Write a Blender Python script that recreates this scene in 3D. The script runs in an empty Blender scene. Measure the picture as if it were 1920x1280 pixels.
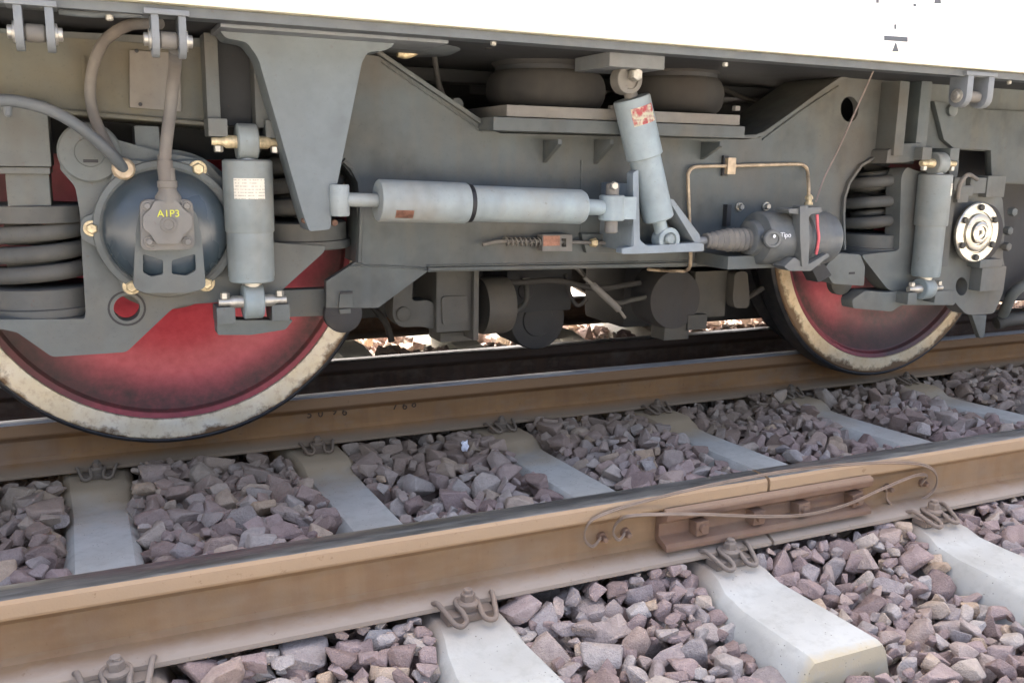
import bpy, bmesh, math, random
import numpy as np
from mathutils import Vector, Matrix, Quaternion
random.seed(7); np.random.seed(7)
R = math.radians
scene = bpy.context.scene
col = scene.collection

# ------------------------------------------------------------------ camera
CAM = Vector((0.0, 0.0, 0.69))
FPX, CX, CY = 1719.6, 960.0, 640.0                 # focal length in photo pixels
yaw, pit, rol = R(24.857), R(11.149), R(-0.979)
fwd = Vector((math.sin(yaw)*math.cos(pit), math.cos(yaw)*math.cos(pit), -math.sin(pit)))
rt0 = Vector((math.cos(yaw), -math.sin(yaw), 0)); dn0 = fwd.cross(rt0)
rgt = rt0*math.cos(rol) + dn0*math.sin(rol)
dwn = -rt0*math.sin(rol) + dn0*math.cos(rol)
cd = bpy.data.cameras.new('camera'); cam = bpy.data.objects.new('camera', cd); col.objects.link(cam)
up = -dwn; bk = -fwd
cam.matrix_world = Matrix(((rgt.x, up.x, bk.x, CAM.x), (rgt.y, up.y, bk.y, CAM.y), (rgt.z, up.z, bk.z, CAM.z), (0, 0, 0, 1)))
cd.sensor_fit = 'HORIZONTAL'; cd.sensor_width = 36; cd.lens = FPX/1920*36
cd.clip_start = 0.05; cd.clip_end = 5000
scene.camera = cam
# ------------------------------------------------------------------ sky, sun, exposure
SUN_EL, SUN_AZ = R(52), R(12)
w = bpy.data.worlds.new('World'); scene.world = w; w.use_nodes = True
nt = w.node_tree; nt.nodes.clear()
sky = nt.nodes.new('ShaderNodeTexSky'); sky.sky_type = 'NISHITA'; sky.sun_disc = False
sky.sun_elevation = SUN_EL; sky.sun_rotation = SUN_AZ; sky.dust_density = 10.0; sky.air_density = 0.55; sky.ozone_density = 0.1
bg = nt.nodes.new('ShaderNodeBackground'); bg.inputs[1].default_value = 0.15
wo = nt.nodes.new('ShaderNodeOutputWorld')
nt.links.new(sky.outputs[0], bg.inputs[0]); nt.links.new(bg.outputs[0], wo.inputs[0])
sd = bpy.data.lights.new('sun', 'SUN'); sd.energy = 4.5; sd.angle = R(0.53); sd.color = (1.0, 0.95, 0.87)
sun = bpy.data.objects.new('sun', sd); col.objects.link(sun)
sdir = Vector((math.sin(SUN_AZ)*math.cos(SUN_EL), math.cos(SUN_AZ)*math.cos(SUN_EL), math.sin(SUN_EL)))
sun.rotation_euler = sdir.to_track_quat('Z', 'Y').to_euler()
scene.view_settings.view_transform = 'Standard'; scene.view_settings.look = 'None'
scene.view_settings.gamma = 1.0; scene.view_settings.exposure = 2.95
scene.render.engine = 'CYCLES'
scene.cycles.max_bounces = 5; scene.cycles.diffuse_bounces = 3; scene.cycles.glossy_bounces = 3

# ------------------------------------------------------------------ helpers
def at(px, py, Y):
    """point of the plane Y seen at a photo pixel"""
    d = rgt*((px-CX)/FPX) + dwn*((py-CY)/FPX) + fwd
    return CAM + d*(Y/d.y)
def atz(px, py, Z):
    d = rgt*((px-CX)/FPX) + dwn*((py-CY)/FPX) + fwd
    return CAM + d*((Z-CAM.z)/d.z)
def mpp(px, py, Y):
    return (at(px, py, Y)-CAM).dot(fwd)/FPX
def toz(p):
    c = p-CAM; return CX+FPX*c.dot(rgt)/c.dot(fwd), CY+FPX*c.dot(dwn)/c.dot(fwd)

WORLD = {}
def tag(o, label=None, cat=None, group=None, kind=None):
    if label: o['label'] = label
    if cat: o['category'] = cat
    if group: o['group'] = group
    if kind: o['kind'] = kind
    return o
def empty(name, loc, parent=None):
    o = bpy.data.objects.new(name, None); col.objects.link(o); loc = Vector(loc)
    o.empty_display_size = .05
    WORLD[o] = loc
    if parent: o.parent = parent; o.location = loc-WORLD[parent]
    else: o.location = loc
    return o
def finish(name, bm, mat, parent=None, smooth=35, bev=0, seg=2, origin=None):
    if bev:
        bm.normal_update()
        ed = [e for e in bm.edges if len(e.link_faces) == 2 and e.calc_face_angle(0) > R(25)]
        if ed: bmesh.ops.bevel(bm, geom=ed, offset=bev, segments=seg, profile=.7, affect='EDGES', clamp_overlap=True)
    bmesh.ops.recalc_face_normals(bm, faces=bm.faces)
    vs = [v.co for v in bm.verts]
    if origin is None:
        c = Vector([(min(v[i] for v in vs)+max(v[i] for v in vs))/2 for i in range(3)])
    else: c = Vector(origin)
    for v in bm.verts: v.co -= c
    me = bpy.data.meshes.new(name); bm.to_mesh(me); bm.free()
    if smooth:
        me.polygons.foreach_set('use_smooth', [True]*len(me.polygons)); me.set_sharp_from_angle(angle=R(smooth))
    for m in (mat if isinstance(mat, (list, tuple)) else [mat]): me.materials.append(m)
    o = bpy.data.objects.new(name, me); col.objects.link(o); WORLD[o] = c
    if parent: o.parent = parent; o.location = c-WORLD[parent]
    else: o.location = c
    return o

def bm_prism(bm, pts, dvec, holes=()):
    """closed 3D loop(s) extruded by dvec"""
    dvec = Vector(dvec)
    if not holes:
        a = [bm.verts.new(p) for p in pts]; b = [bm.verts.new(Vector(p)+dvec) for p in pts]
        bm.faces.new(a); bm.faces.new(b[::-1]); n = len(a)
        for i in range(n): bm.faces.new((a[i], b[i], b[(i+1) % n], a[(i+1) % n]))
        return
    loops = [list(pts)]+[list(h) for h in holes]; edges = []; rings = []
    for L in loops:
        vs = [bm.verts.new(p) for p in L]; rings.append(vs)
        for i in range(len(vs)): edges.append(bm.edges.new((vs[i], vs[(i+1) % len(vs)])))
    r = bmesh.ops.triangle_fill(bm, edges=edges, use_beauty=True)
    fs = [g for g in r['geom'] if isinstance(g, bmesh.types.BMFace)]
    mp = {v: bm.verts.new(v.co+dvec) for vs in rings for v in vs}
    for f in fs: bm.faces.new([mp[v] for v in reversed(f.verts)])
    for vs in rings:
        n = len(vs)
        for i in range(n):
            p, q = vs[i], vs[(i+1) % n]; bm.faces.new((p, q, mp[q], mp[p]))
def rnd(pts, r, n=4):
    """round polygon corners (2D pixel points)"""
    out = []; N = len(pts)
    for i in range(N):
        p = Vector(pts[i][:2]); a = Vector(pts[i-1][:2]); b = Vector(pts[(i+1) % N][:2])
        rr = pts[i][2] if len(pts[i]) > 2 else r
        la, lb = (a-p).length, (b-p).length; rr = min(rr, la*.45, lb*.45)
        if rr < .5: out.append((p.x, p.y)); continue
        s = p+(a-p)/la*rr; e = p+(b-p)/lb*rr
        for k in range(n+1):
            t = k/n; q = s*(1-t)**2+p*2*t*(1-t)+e*t*t; out.append((q.x, q.y))
    return out
def circ(cx, cy, rx, ry=None, n=24):
    ry = ry or rx
    return [(cx+rx*math.cos(2*math.pi*i/n), cy+ry*math.sin(2*math.pi*i/n)) for i in range(n)]
def plate(name, pts, Y, t, mat, parent, holes=(), bev=.003, r=0, label=None):
    if r: pts = rnd(pts, r)
    bm = bmesh.new()
    bm_prism(bm, [at(p[0], p[1], Y) for p in pts], (0, t, 0), [[at(q[0], q[1], Y) for q in h] for h in holes])
    if holes: bev = 0
    o = finish(name, bm, mat, parent, smooth=30, bev=bev)
    if label: o['label'] = label
    return o
def bm_box(bm, c, s, rot=None):
    g = bmesh.ops.create_cube(bm, size=1)['verts']
    m = Matrix.Translation(Vector(c)) @ (rot.to_4x4() if rot else Matrix()) @ Matrix.Diagonal((*s, 1))
    bmesh.ops.transform(bm, matrix=m, verts=g)
def box(name, x0, x1, y0, y1, z0, z1, mat, parent=None, bev=.004):
    bm = bmesh.new(); bm_box(bm, ((x0+x1)/2, (y0+y1)/2, (z0+z1)/2), (abs(x1-x0), abs(y1-y0), abs(z1-z0)))
    return finish(name, bm, mat, parent, bev=bev)
def pbox(name, x0, y0, x1, y1, Y, t, mat, parent, bev=.004, label=None):
    """box whose front face (plane Y) fills a pixel rectangle"""
    a = at(x0, (y0+y1)/2, Y).x; b = at(x1, (y0+y1)/2, Y).x
    c = at((x0+x1)/2, y0, Y).z; d = at((x0+x1)/2, y1, Y).z
    o = box(name, a, b, Y, Y+t, d, c, mat, parent, bev)
    if label: o['label'] = label
    return o
def bm_lathe(bm, p0, axis, prof, seg=32, mi=None, closed=False):
    p0 = Vector(p0); ax = Vector(axis).normalized()
    u = ax.orthogonal().normalized()
    if abs(ax.z) < .9:
        u = Vector((0, 0, 1)); u = (u-ax*u.dot(ax)).normalized()
    v = ax.cross(u); rings = []
    for s, r in prof:
        if r < 1e-6: rings.append([bm.verts.new(p0+ax*s)]); continue
        rings.append([bm.verts.new(p0+ax*s+(u*math.cos(2*math.pi*i/seg)+v*math.sin(2*math.pi*i/seg))*r) for i in range(seg)])
    fs = []
    for k, (a, b) in enumerate(zip(rings, rings[1:])):
        for i in range(seg):
            j = (i+1) % seg
            if len(a) == 1 and len(b) == 1: break
            if len(a) == 1: f = bm.faces.new((a[0], b[i], b[j]))
            elif len(b) == 1: f = bm.faces.new((a[i], b[0], a[j]))
            else: f = bm.faces.new((a[i], b[i], b[j], a[j]))
            if mi: f.material_index = mi[k]
    if closed:
        a, b = rings[-1], rings[0]
        for i in range(seg): bm.faces.new((a[i], b[i], b[(i+1) % seg], a[(i+1) % seg]))
        return
    if len(rings[0]) > 1: bm.faces.new(rings[0][::-1])
    if len(rings[-1]) > 1: bm.faces.new(rings[-1])
def lathe(name, p0, axis, prof, mat, parent, seg=32, smooth=35, label=None, closed=False):
    bm = bmesh.new(); bm_lathe(bm, p0, axis, prof, seg, closed=closed)
    o = finish(name, bm, mat, parent, smooth=smooth)
    if label: o['label'] = label
    return o
def cyl(name, p0, p1, r, mat, parent, seg=24, c=.004, label=None):
    p0 = Vector(p0); p1 = Vector(p1); L = (p1-p0).length; c = min(c, r*.4, L*.3)
    return lathe(name, p0, p1-p0, [(0, r-c), (c, r), (L-c, r), (L, r-c)], mat, parent, seg, label=label)
def catmull(P, n=8):
    P = [Vector(p) for p in P]; Q = [P[0]*2-P[1]]+P+[P[-1]*2-P[-2]]; out = []
    for i in range(1, len(Q)-2):
        a, b, c, d = Q[i-1:i+3]
        for k in range(n):
            t = k/n
            out.append(.5*((2*b)+(c-a)*t+(2*a-5*b+4*c-d)*t*t+(3*b-3*c+d-a)*t**3))
    out.append(P[-1]); return out
def bm_tube(bm, P, r, seg=10):
    P = [Vector(p) for p in P]; n = len(P); rr = r if isinstance(r, (list, tuple)) else [r]*n
    T = [(P[min(i+1, n-1)]-P[max(i-1, 0)]).normalized() for i in range(n)]
    u = T[0].orthogonal().normalized(); rings = []
    for i in range(n):
        u = (u-T[i]*u.dot(T[i])).normalized(); v = T[i].cross(u)
        rings.append([bm.verts.new(P[i]+(u*math.cos(2*math.pi*k/seg)+v*math.sin(2*math.pi*k/seg))*rr[i]) for k in range(seg)])
    for a, b in zip(rings, rings[1:]):
        for k in range(seg): bm.faces.new((a[k], a[(k+1) % seg], b[(k+1) % seg], b[k]))
    bm.faces.new(rings[0][::-1]); bm.faces.new(rings[-1])
def tube(name, P, r, mat, parent, seg=10, smooth=True, n=8, label=None):
    bm = bmesh.new(); bm_tube(bm, catmull(P, n) if smooth else P, r, seg)
    o = finish(name, bm, mat, parent, smooth=60)
    if label: o['label'] = label
    return o
def bolt(name, px, py, Y, rpx, mat, parent, h=.012, washer=None, hexa=True):
    p = at(px, py, Y); m = mpp(px, py, Y); r = rpx*m
    bm = bmesh.new()
    if washer: bm_lathe(bm, p, (0, -1, 0), [(0, r*1.45), (.003, r*1.45), (.004, r*1.35)], 20)
    bm_lathe(bm, p+Vector((0, -.003, 0)), (0, -1, 0), [(0, r), (h*.75, r), (h, r*.8)], 6 if hexa else 16)
    return finish(name, bm, mat, parent, smooth=30)
def text(name, s, loc, size, mat, parent, rot=(90, 0, 0), depth=.0006):
    cu = bpy.data.curves.new(name, 'FONT'); cu.body = s; cu.size = size; cu.align_x = 'CENTER'; cu.align_y = 'CENTER'; cu.extrude = depth
    t = bpy.data.objects.new('tmp_text', cu)
    me = bpy.data.meshes.new_from_object(t)
    bpy.data.objects.remove(t); me.name = name; me.materials.clear(); me.materials.append(mat)
    o = bpy.data.objects.new(name, me); col.objects.link(o)
    o.rotation_euler = [R(a) for a in rot]; WORLD[o] = Vector(loc)
    if parent: o.parent = parent; o.location = Vector(loc)-WORLD[parent]
    else: o.location = loc
    return o

# ------------------------------------------------------------------ materials
class NT:
    def __init__(s, name):
        s.m = bpy.data.materials.new(name); s.m.use_nodes = True; s.t = s.m.node_tree; s.b = s.t.nodes['Principled BSDF']
    def n(s, typ, **kw):
        x = s.t.nodes.new(typ)
        for k, v in kw.items():
            if k in x.inputs: x.inputs[k].default_value = v
            else: setattr(x, k, v)
        return x
    def l(s, a, b): s.t.links.new(a, b)
    def coord(s, kind='Object'):
        return s.n('ShaderNodeTexCoord').outputs[kind]
    def pos(s): return s.n('ShaderNodeNewGeometry').outputs['Position']
    def noise(s, vec, scale, detail=4, rough=.55, dist=0.0):
        detail = min(detail, 3)
        x = s.n('ShaderNodeTexNoise'); x.inputs['Scale'].default_value = scale; x.inputs['Detail'].default_value = detail
        x.inputs['Roughness'].default_value = rough; x.inputs['Distortion'].default_value = dist
        s.l(vec, x.inputs['Vector']); return x.outputs['Fac']
    def mapv(s, vec, scale):
        x = s.n('ShaderNodeMapping'); x.inputs['Scale'].default_value = scale; s.l(vec, x.inputs['Vector']); return x.outputs[0]
    def ramp(s, fac, stops):
        x = s.n('ShaderNodeValToRGB'); e = x.color_ramp.elements
        while len(e) < len(stops): e.new(.5)
        for k, (p, c) in enumerate(stops):
            e[k].position = p; e[k].color = (*c, 1) if len(c) == 3 else c
        s.l(fac, x.inputs[0]); return x.outputs[0]
    def rng(s, v, a, b, c=0., d=1.):
        x = s.n('ShaderNodeMapRange'); x.clamp = True
        for i, q in zip((1, 2, 3, 4), (a, b, c, d)): x.inputs[i].default_value = q
        s.l(v, x.inputs[0]); return x.outputs[0]
    def mix(s, f, a, b, mode='MIX'):
        x = s.n('ShaderNodeMix'); x.data_type = 'RGBA'; x.blend_type = mode
        for q, i in ((f, 0), (a, 6), (b, 7)):
            if isinstance(q, (int, float)): x.inputs[i].default_value = q
            elif isinstance(q, (tuple, list)): x.inputs[i].default_value = (*q, 1)
            else: s.l(q, x.inputs[i])
        return x.outputs[2]
    def math(s, op, a, b=0.):
        x = s.n('ShaderNodeMath'); x.operation = op
        for i, q in enumerate((a, b)):
            if isinstance(q, (int, float)): x.inputs[i].default_value = q
            else: s.l(q, x.inputs[i])
        return x.outputs[0]
    def up(s):
        x = s.n('ShaderNodeSeparateXYZ'); s.l(s.n('ShaderNodeNewGeometry').outputs['Normal'], x.inputs[0]); return x.outputs[2]
    def bump(s, h, strength=.3, dist=.002):
        x = s.n('ShaderNodeBump'); x.inputs['Strength'].default_value = strength; x.inputs['Distance'].default_value = dist
        s.l(h, x.inputs['Height']); s.l(x.outputs[0], s.b.inputs['Normal'])
    def out(s, color=None, rough=None, metal=0., spec=.5):
        b = s.b
        for q, i in ((color, 'Base Color'), (rough, 'Roughness'), (metal, 'Metallic'), (spec, 'Specular IOR Level')):
            if q is None: continue
            if isinstance(q, (int, float)): b.inputs[i].default_value = q
            elif isinstance(q, (tuple, list)): b.inputs[i].default_value = (*q, 1)
            else: s.l(q, b.inputs[i])
        return s.m

def paint(name, base, dust=(.17, .135, .09), amount=.45, rough=.45, spots=.25, spec=.4, scale=1., bump=.12):
    """dusty painted steel"""
    s = NT(name); p = s.pos()
    big = s.noise(p, 3.2*scale, 3, .6); mid = s.noise(p, 14*scale, 4, .65); fine = s.noise(p, 160, 1, .6)
    streak = s.noise(s.mapv(p, (22, 22, 1.6)), 1.0, 2, .6)
    c = s.mix(s.rng(mid, .3, .7), tuple(x*.86 for x in base), tuple(min(1, x*1.1) for x in base))
    d = s.math('ADD', s.rng(big, .36, .68, 0, amount), s.rng(streak, .45, .75, 0, amount*.55))
    d = s.math('ADD', d, s.rng(s.up(), .2, .95, 0, .55*min(1, amount*1.6)))
    d = s.math('MINIMUM', d, .92)
    c = s.mix(d, c, dust)
    gr = s.math('MULTIPLY', s.rng(s.noise(p, 7.5*scale, 3, .7), .46, .70), s.rng(streak, .30, .62, .35, 1.))
    c = s.mix(s.math('MULTIPLY', gr, min(.6, .30+amount*.45)), c, tuple(x*.42+.012 for x in base))
    c = s.mix(s.rng(s.noise(p, 2.1*scale, 3, .6), .52, .68, 0, amount*.5), c, (dust[0]*.95, dust[1]*.72, dust[2]*.55))
    c = s.mix(s.rng(fine, .62, .8, 0, spots), c, tuple(x*.45 for x in base))
    chips = s.rng(s.noise(p, 48*scale, 3, .7), .68, .72, 0, spots)
    c = s.mix(chips, c, (.10, .05, .03))
    s.bump(s.math('ADD', mid, s.math('MULTIPLY', fine, .35)), bump, .0015)
    return s.out(c, s.rng(d, 0, .8, rough, .88), 0, spec)

M = {}
M['frame'] = paint('frame_paint', (.076, .093, .094), (.128, .122, .10), .72, .48)
M['beam'] = paint('beam_paint', (.10, .105, .09), (.155, .135, .085), .75, .55)
M['wedge'] = paint('bracket_paint', (.13, .157, .165), (.155, .165, .155), .32, .42, .14)
M['box'] = paint('axle_box_paint', (.108, .126, .122), (.158, .148, .12), .55, .5)
M['cover'] = paint('cover_paint', (.17, .165, .15), (.22, .19, .14), .5, .55)
M['damper'] = paint('damper_paint', (.28, .345, .36), (.27, .255, .205), .45, .46, .25, .45)
M['damper_dark'] = paint('damper_paint_grey', (.22, .27, .275), (.25, .232, .185), .5, .46, .25, .45)
M['lug'] = paint('lug_paint', (.17, .19, .20), (.2, .18, .15), .3, .45)
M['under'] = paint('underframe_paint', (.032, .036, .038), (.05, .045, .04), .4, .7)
M['dark'] = paint('dark_steel', (.03, .033, .035), (.06, .052, .043), .5, .6)
M['motor'] = paint('underslung_paint', (.06, .062, .056), (.088, .080, .062), .6, .6)
M['blue'] = paint('dome_paint', (.028, .045, .056), (.13, .128, .108), .24, .2, .1, .6, 1.6)
M['cylinder'] = paint('brake_paint', (.085, .10, .105), (.19, .175, .14), .45, .3, .2, .5, 1.6)
M['spring'] = paint('spring_paint', (.07, .078, .076), (.135, .122, .098), .5, .5)
M['rubber'] = paint('bellows_rubber', (.04, .040, .039), (.082, .074, .062), .5, .8, .1, .2)
M['hose'] = paint('hose_rubber', (.10, .105, .105), (.24, .215, .175), .6, .65, .1, .3)
M['cable'] = paint('cable_rubber', (.085, .105, .115), (.19, .18, .16), .4, .5, .1, .4)
M['pocket'] = paint('pocket_paint', (.055, .07, .075), (.10, .10, .09), .3, .5)
M['sill'] = paint('sill_paint', (.105, .12, .125), (.14, .13, .11), .3, .5)
M['bracket'] = paint('mount_paint', (.21, .255, .28), (.21, .19, .155), .4, .45, .25)

def simple(name, c, rough=.5, metal=0., var=.15, scale=60):
    s = NT(name); n = s.noise(s.pos(), scale, 4, .6)
    return s.out(s.mix(s.rng(n, .3, .7), tuple(x*(1-var) for x in c), tuple(min(1, x*(1+var)) for x in c)), rough, metal)
M['brass'] = simple('yellow_zinc', (.55, .45, .27), .5, .35, .35, 90)
M['zinc'] = simple('zinc_steel', (.45, .43, .37), .45, .7, .25)
M['copper'] = simple('bare_pipe', (.42, .33, .22), .5, .25, .3, 40)
M['rust_bolt'] = simple('rusty_bolt', (.14, .075, .045), .8, 0, .4, 80)
M['red_tag'] = simple('red_strip', (.55, .10, .11), .6)
M['rust_block'] = simple('worn_red_primer', (.30, .15, .10), .8, 0, .35, 60)
M['yellow_ink'] = simple('yellow_ink', (.62, .62, .05), .7)
M['white_ink'] = simple('white_ink', (.75, .75, .75), .7)
M['grey_ink'] = simple('grey_ink', (.075, .085, .095), .6, 0, .05)
M['black'] = simple('black_rubber', (.012, .012, .013), .6)
M['paper'] = simple('white_paper', (.85, .85, .85), .8)

def m_white():
    s = NT('white_body_paint'); p = s.pos()
    n = s.noise(s.mapv(p, (3, 3, .7)), 1.5, 4)
    c = s.mix(s.rng(n, .35, .7), (.80, .79, .74), (.84, .835, .80))
    x = s.n('ShaderNodeSeparateXYZ'); s.l(p, x.inputs[0])
    e = s.math('ADD', x.outputs[2], s.math('MULTIPLY', s.math('SUBTRACT', s.noise(s.mapv(p, (9, 9, 2)), 1, 4), .5), .03))
    c = s.mix(s.rng(e, .958, 1.02, .9, 0), c, (.60, .55, .37))
    return s.out(c, .28, 0, .5)
M['white'] = m_white()
def m_nameplate(bgc, ink, red=False):
    s = NT('nameplate_red' if red else 'nameplate'); c = s.coord('Object')
    x = s.n('ShaderNodeSeparateXYZ'); s.l(c, x.inputs[0])
    rows = s.math('FRACT', s.math('MULTIPLY', x.outputs[2], 150 if not red else 90))
    words = s.noise(s.mapv(c, (260, 1, 40)), 1, 2)
    f = s.math('MULTIPLY', s.rng(rows, .55, .62), s.rng(words, .46, .52))
    if red:
        b = s.noise(c, 55, 2); base = s.mix(s.rng(b, .42, .56), (.62, .09, .10), (.85, .80, .60))
        base = s.mix(s.math('MULTIPLY', f, .5), base, (.5, .25, .2))
    else: base = s.mix(s.math('MULTIPLY', f, .55), bgc, ink)
    return s.out(base, .35, 0.0, .5)
M['plate'] = m_nameplate((.62, .585, .48), (.22, .2, .15))
M['plate_red'] = m_nameplate((.8, .8, .7), (.6, .1, .1), True)

def m_web(name, grease):
    s = NT(name); c = s.coord('Object')
    x = s.n('ShaderNodeSeparateXYZ'); s.l(c, x.inputs[0])
    r = s.math('SQRT', s.math('ADD', s.math('POWER', x.outputs[0], 2), s.math('POWER', x.outputs[2], 2)))
    big = s.noise(c, 5, 4, .6); fine = s.noise(c, 40, 4, .65)
    red = s.mix(s.rng(fine, .3, .7), (.37, .036, .052), (.45, .06, .076))
    gr = s.math('ADD', r, s.math('MULTIPLY', s.math('SUBTRACT', big, .5), .10))
    g = s.math('MULTIPLY', s.rng(gr, .362, .43), s.rng(r, .450, .456, 1, .45))
    g = s.math('MULTIPLY', g, s.rng(fine, .2, .75, 1.0, .7))
    col_ = s.mix(g, red, (.050, .040, .033))
    if grease:
        side = s.rng(s.math('ADD', x.outputs[0], s.math('MULTIPLY', s.math('SUBTRACT', big, .5), .45)), -.18, .03)
        col_ = s.mix(s.math('MULTIPLY', side, s.rng(fine, .2, .8, .95, .75)), col_, (.062, .046, .04))
    else:
        side = s.rng(s.math('ADD', x.outputs[0], s.math('MULTIPLY', s.math('SUBTRACT', big, .5), .3)), -.14, -.34)
        col_ = s.mix(s.math('MULTIPLY', side, .75), col_, (.06, .042, .035))
    s.bump(fine, .15, .002)
    return s.out(col_, s.rng(g, 0, 1, .42, .75))
M['web'] = m_web('red_wheel_paint', False); M['web2'] = m_web('greased_wheel_paint', True)
def m_rim(name, c0, c1):
    s = NT(name); c = s.coord('Object')
    x = s.n('ShaderNodeSeparateXYZ'); s.l(c, x.inputs[0])
    r = s.math('SQRT', s.math('ADD', s.math('POWER', x.outputs[0], 2), s.math('POWER', x.outputs[2], 2)))
    a = s.noise(c, 9, 5, .65); b = s.noise(c, 45, 5, .7); f = s.noise(c, 130, 4, .7)
    wt = s.mix(s.rng(a, .35, .7), c0, c1)
    wt = s.mix(s.rng(b, .50, .78, 0, .6), wt, (.38, .22, .09))
    e = s.math('ADD', r, s.math('MULTIPLY', s.math('SUBTRACT', a, .5), .075))
    e = s.math('ADD', e, s.math('MULTIPLY', s.math('SUBTRACT', b, .5), .03))
    wt = s.mix(s.rng(e, .508, .522), wt, (.16, .095, .045))
    i = s.rng(s.math('SUBTRACT', r, s.math('MULTIPLY', s.math('SUBTRACT', b, .5), .014)), .464, .471, 1, 0)
    wt = s.mix(s.math('MULTIPLY', i, .7), wt, (.07, .055, .045))
    wt = s.mix(s.rng(f, .66, .78, 0, .5), wt, (.10, .06, .035))
    s.bump(s.math('ADD', b, f), .18, .0015)
    return s.out(wt, .6)
M['rim'] = m_rim('white_rim_paint', (.72, .60, .38), (.80, .735, .57))
M['rim2'] = m_rim('cream_rim_paint', (.72, .54, .30), (.80, .67, .44))
def m_tyre():
    s = NT('tyre_steel'); c = s.coord('Object'); n = s.noise(c, 30, 4)
    return s.out(s.mix(s.rng(n, .3, .7), (.018, .021, .024), (.045, .042, .04)), .5, .3)
M['tyre'] = m_tyre()

def m_rail(name, web, headc, foot, h):
    s = NT(name); p = s.pos(); x = s.n('ShaderNodeSeparateXYZ'); s.l(p, x.inputs[0]); z = x.outputs[2]
    a = s.noise(s.mapv(p, (2.5, 2.5, 9)), 1.4, 5, .6); b = s.noise(s.mapv(p, (16, 30, 30)), 1, 5, .65); f = s.noise(p, 220, 3, .6)
    v = s.noise(s.mapv(p, (26, 26, 2.2)), 1, 4, .6)
    c = s.mix(s.rng(a, .3, .72), tuple(q*.8 for q in web), tuple(q*1.15 for q in web))
    c = s.mix(s.rng(v, .45, .75, 0, .4), c, (.19, .10, .05))
    c = s.mix(s.rng(s.noise(p, 5, 5, .7), .5, .75, 0, .45), c, (.24, .20, .155))
    c = s.mix(s.rng(b, .5, .75, 0, .35), c, (.25, .19, .13))
    c = s.mix(s.rng(z, -.043, -.036, 0, .75), c, headc)
    dirt = s.math('ADD', z, s.math('MULTIPLY', s.math('SUBTRACT', b, .5), .012))
    c = s.mix(s.math('MULTIPLY', s.rng(dirt, -h+.0145, -h+.0265, 1, 0), .85), c, foot)
    c = s.mix(s.rng(s.noise(p, 60, 6, .7), .64, .72, 0, .35), c, (.13, .07, .035))
    s.bump(s.math('ADD', b, f), .25, .001)
    return s.out(c, .82, 0, .25)
M['railB'] = m_rail('near_rail_rust', (.245, .160, .088), (.42, .30, .185), (.34, .29, .235), .152)
M['railA'] = m_rail('running_rail_rust', (.30, .165, .068), (.32, .19, .095), (.26, .20, .13), .140)
M['railD'] = m_rail('shade_darkened_rail_rust', (.10, .065, .042), (.10, .07, .05), (.12, .10, .08), .140)  # rust darkened, putting the shade under the car into its colour
def m_steel(name, c, rough, sc=1., metal=1.0):
    s = NT(name); p = s.pos(); n = s.noise(s.mapv(p, (3*sc, 160, 3)), 1, 5, .6); k = s.noise(s.mapv(p, (9, 60, 60)), 1, 5, .7)
    cc = s.mix(s.rng(k, .4, .68), c, tuple(q*.62 for q in c))
    return s.out(cc, s.rng(n, .3, .7, rough*.7, rough*1.4), metal)
M['topA'] = m_steel('polished_rail_top', (.80, .785, .75), .5, 1., .3)
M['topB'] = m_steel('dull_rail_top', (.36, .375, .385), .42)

def m_concrete():
    s = NT('sleeper_concrete'); p = s.pos(); x = s.n('ShaderNodeSeparateXYZ'); s.l(p, x.inputs[0]); y = x.outputs[1]
    a = s.noise(p, 6, 5, .65); b = s.noise(p, 32, 6, .7); f = s.noise(p, 240, 3, .65)
    vor = s.n('ShaderNodeTexVoronoi'); vor.inputs['Scale'].default_value = 95; s.l(p, vor.inputs['Vector'])
    c = s.mix(s.rng(a, .3, .7), (.48, .48, .43), (.58, .58, .52))
    c = s.mix(s.rng(b, .48, .8, 0, .5), c, (.34, .33, .28))
    c = s.mix(s.rng(s.noise(p, 2.2, 4, .7), .45, .72, 0, .5), c, (.38, .36, .30))
    # brown brake dust and rust gathered beside the running rail, as far as it has drifted
    yy = s.math('ADD', y, s.math('MULTIPLY', s.math('SUBTRACT', a, .5), .30))
    c = s.mix(s.math('MULTIPLY', s.rng(yy, 2.26, 2.46, 0, .85), s.rng(yy, 2.8, 3.2, 1, 0)), c, (.42, .305, .165))
    c = s.mix(s.math('MULTIPLY', s.rng(y, 1.42, 1.50), s.rng(y, 1.66, 1.74, 1, 0)), c, (.33, .27, .21))
    c = s.mix(s.rng(s.math('ADD', y, s.math('MULTIPLY', s.math('SUBTRACT', b, .5), .04)), 1.165, 1.185, .65, 0), c, (.50, .40, .22))
    pits = s.math('MULTIPLY', s.rng(vor.outputs['Distance'], .10, .16, 1, 0), s.rng(s.noise(p, 24, 2), .52, .6))
    c = s.mix(s.math('MULTIPLY', pits, .85), c, (.17, .16, .14))
    s.bump(s.math('SUBTRACT', s.math('ADD', s.math('MULTIPLY', b, .6), s.math('MULTIPLY', f, .5)), pits), .35, .002)
    return s.out(c, .9, 0, .2)
M['concrete'] = m_concrete(); M['tendon'] = simple('tendon_mortar', (.27, .22, .14), .9, 0, .4, 120)

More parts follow.
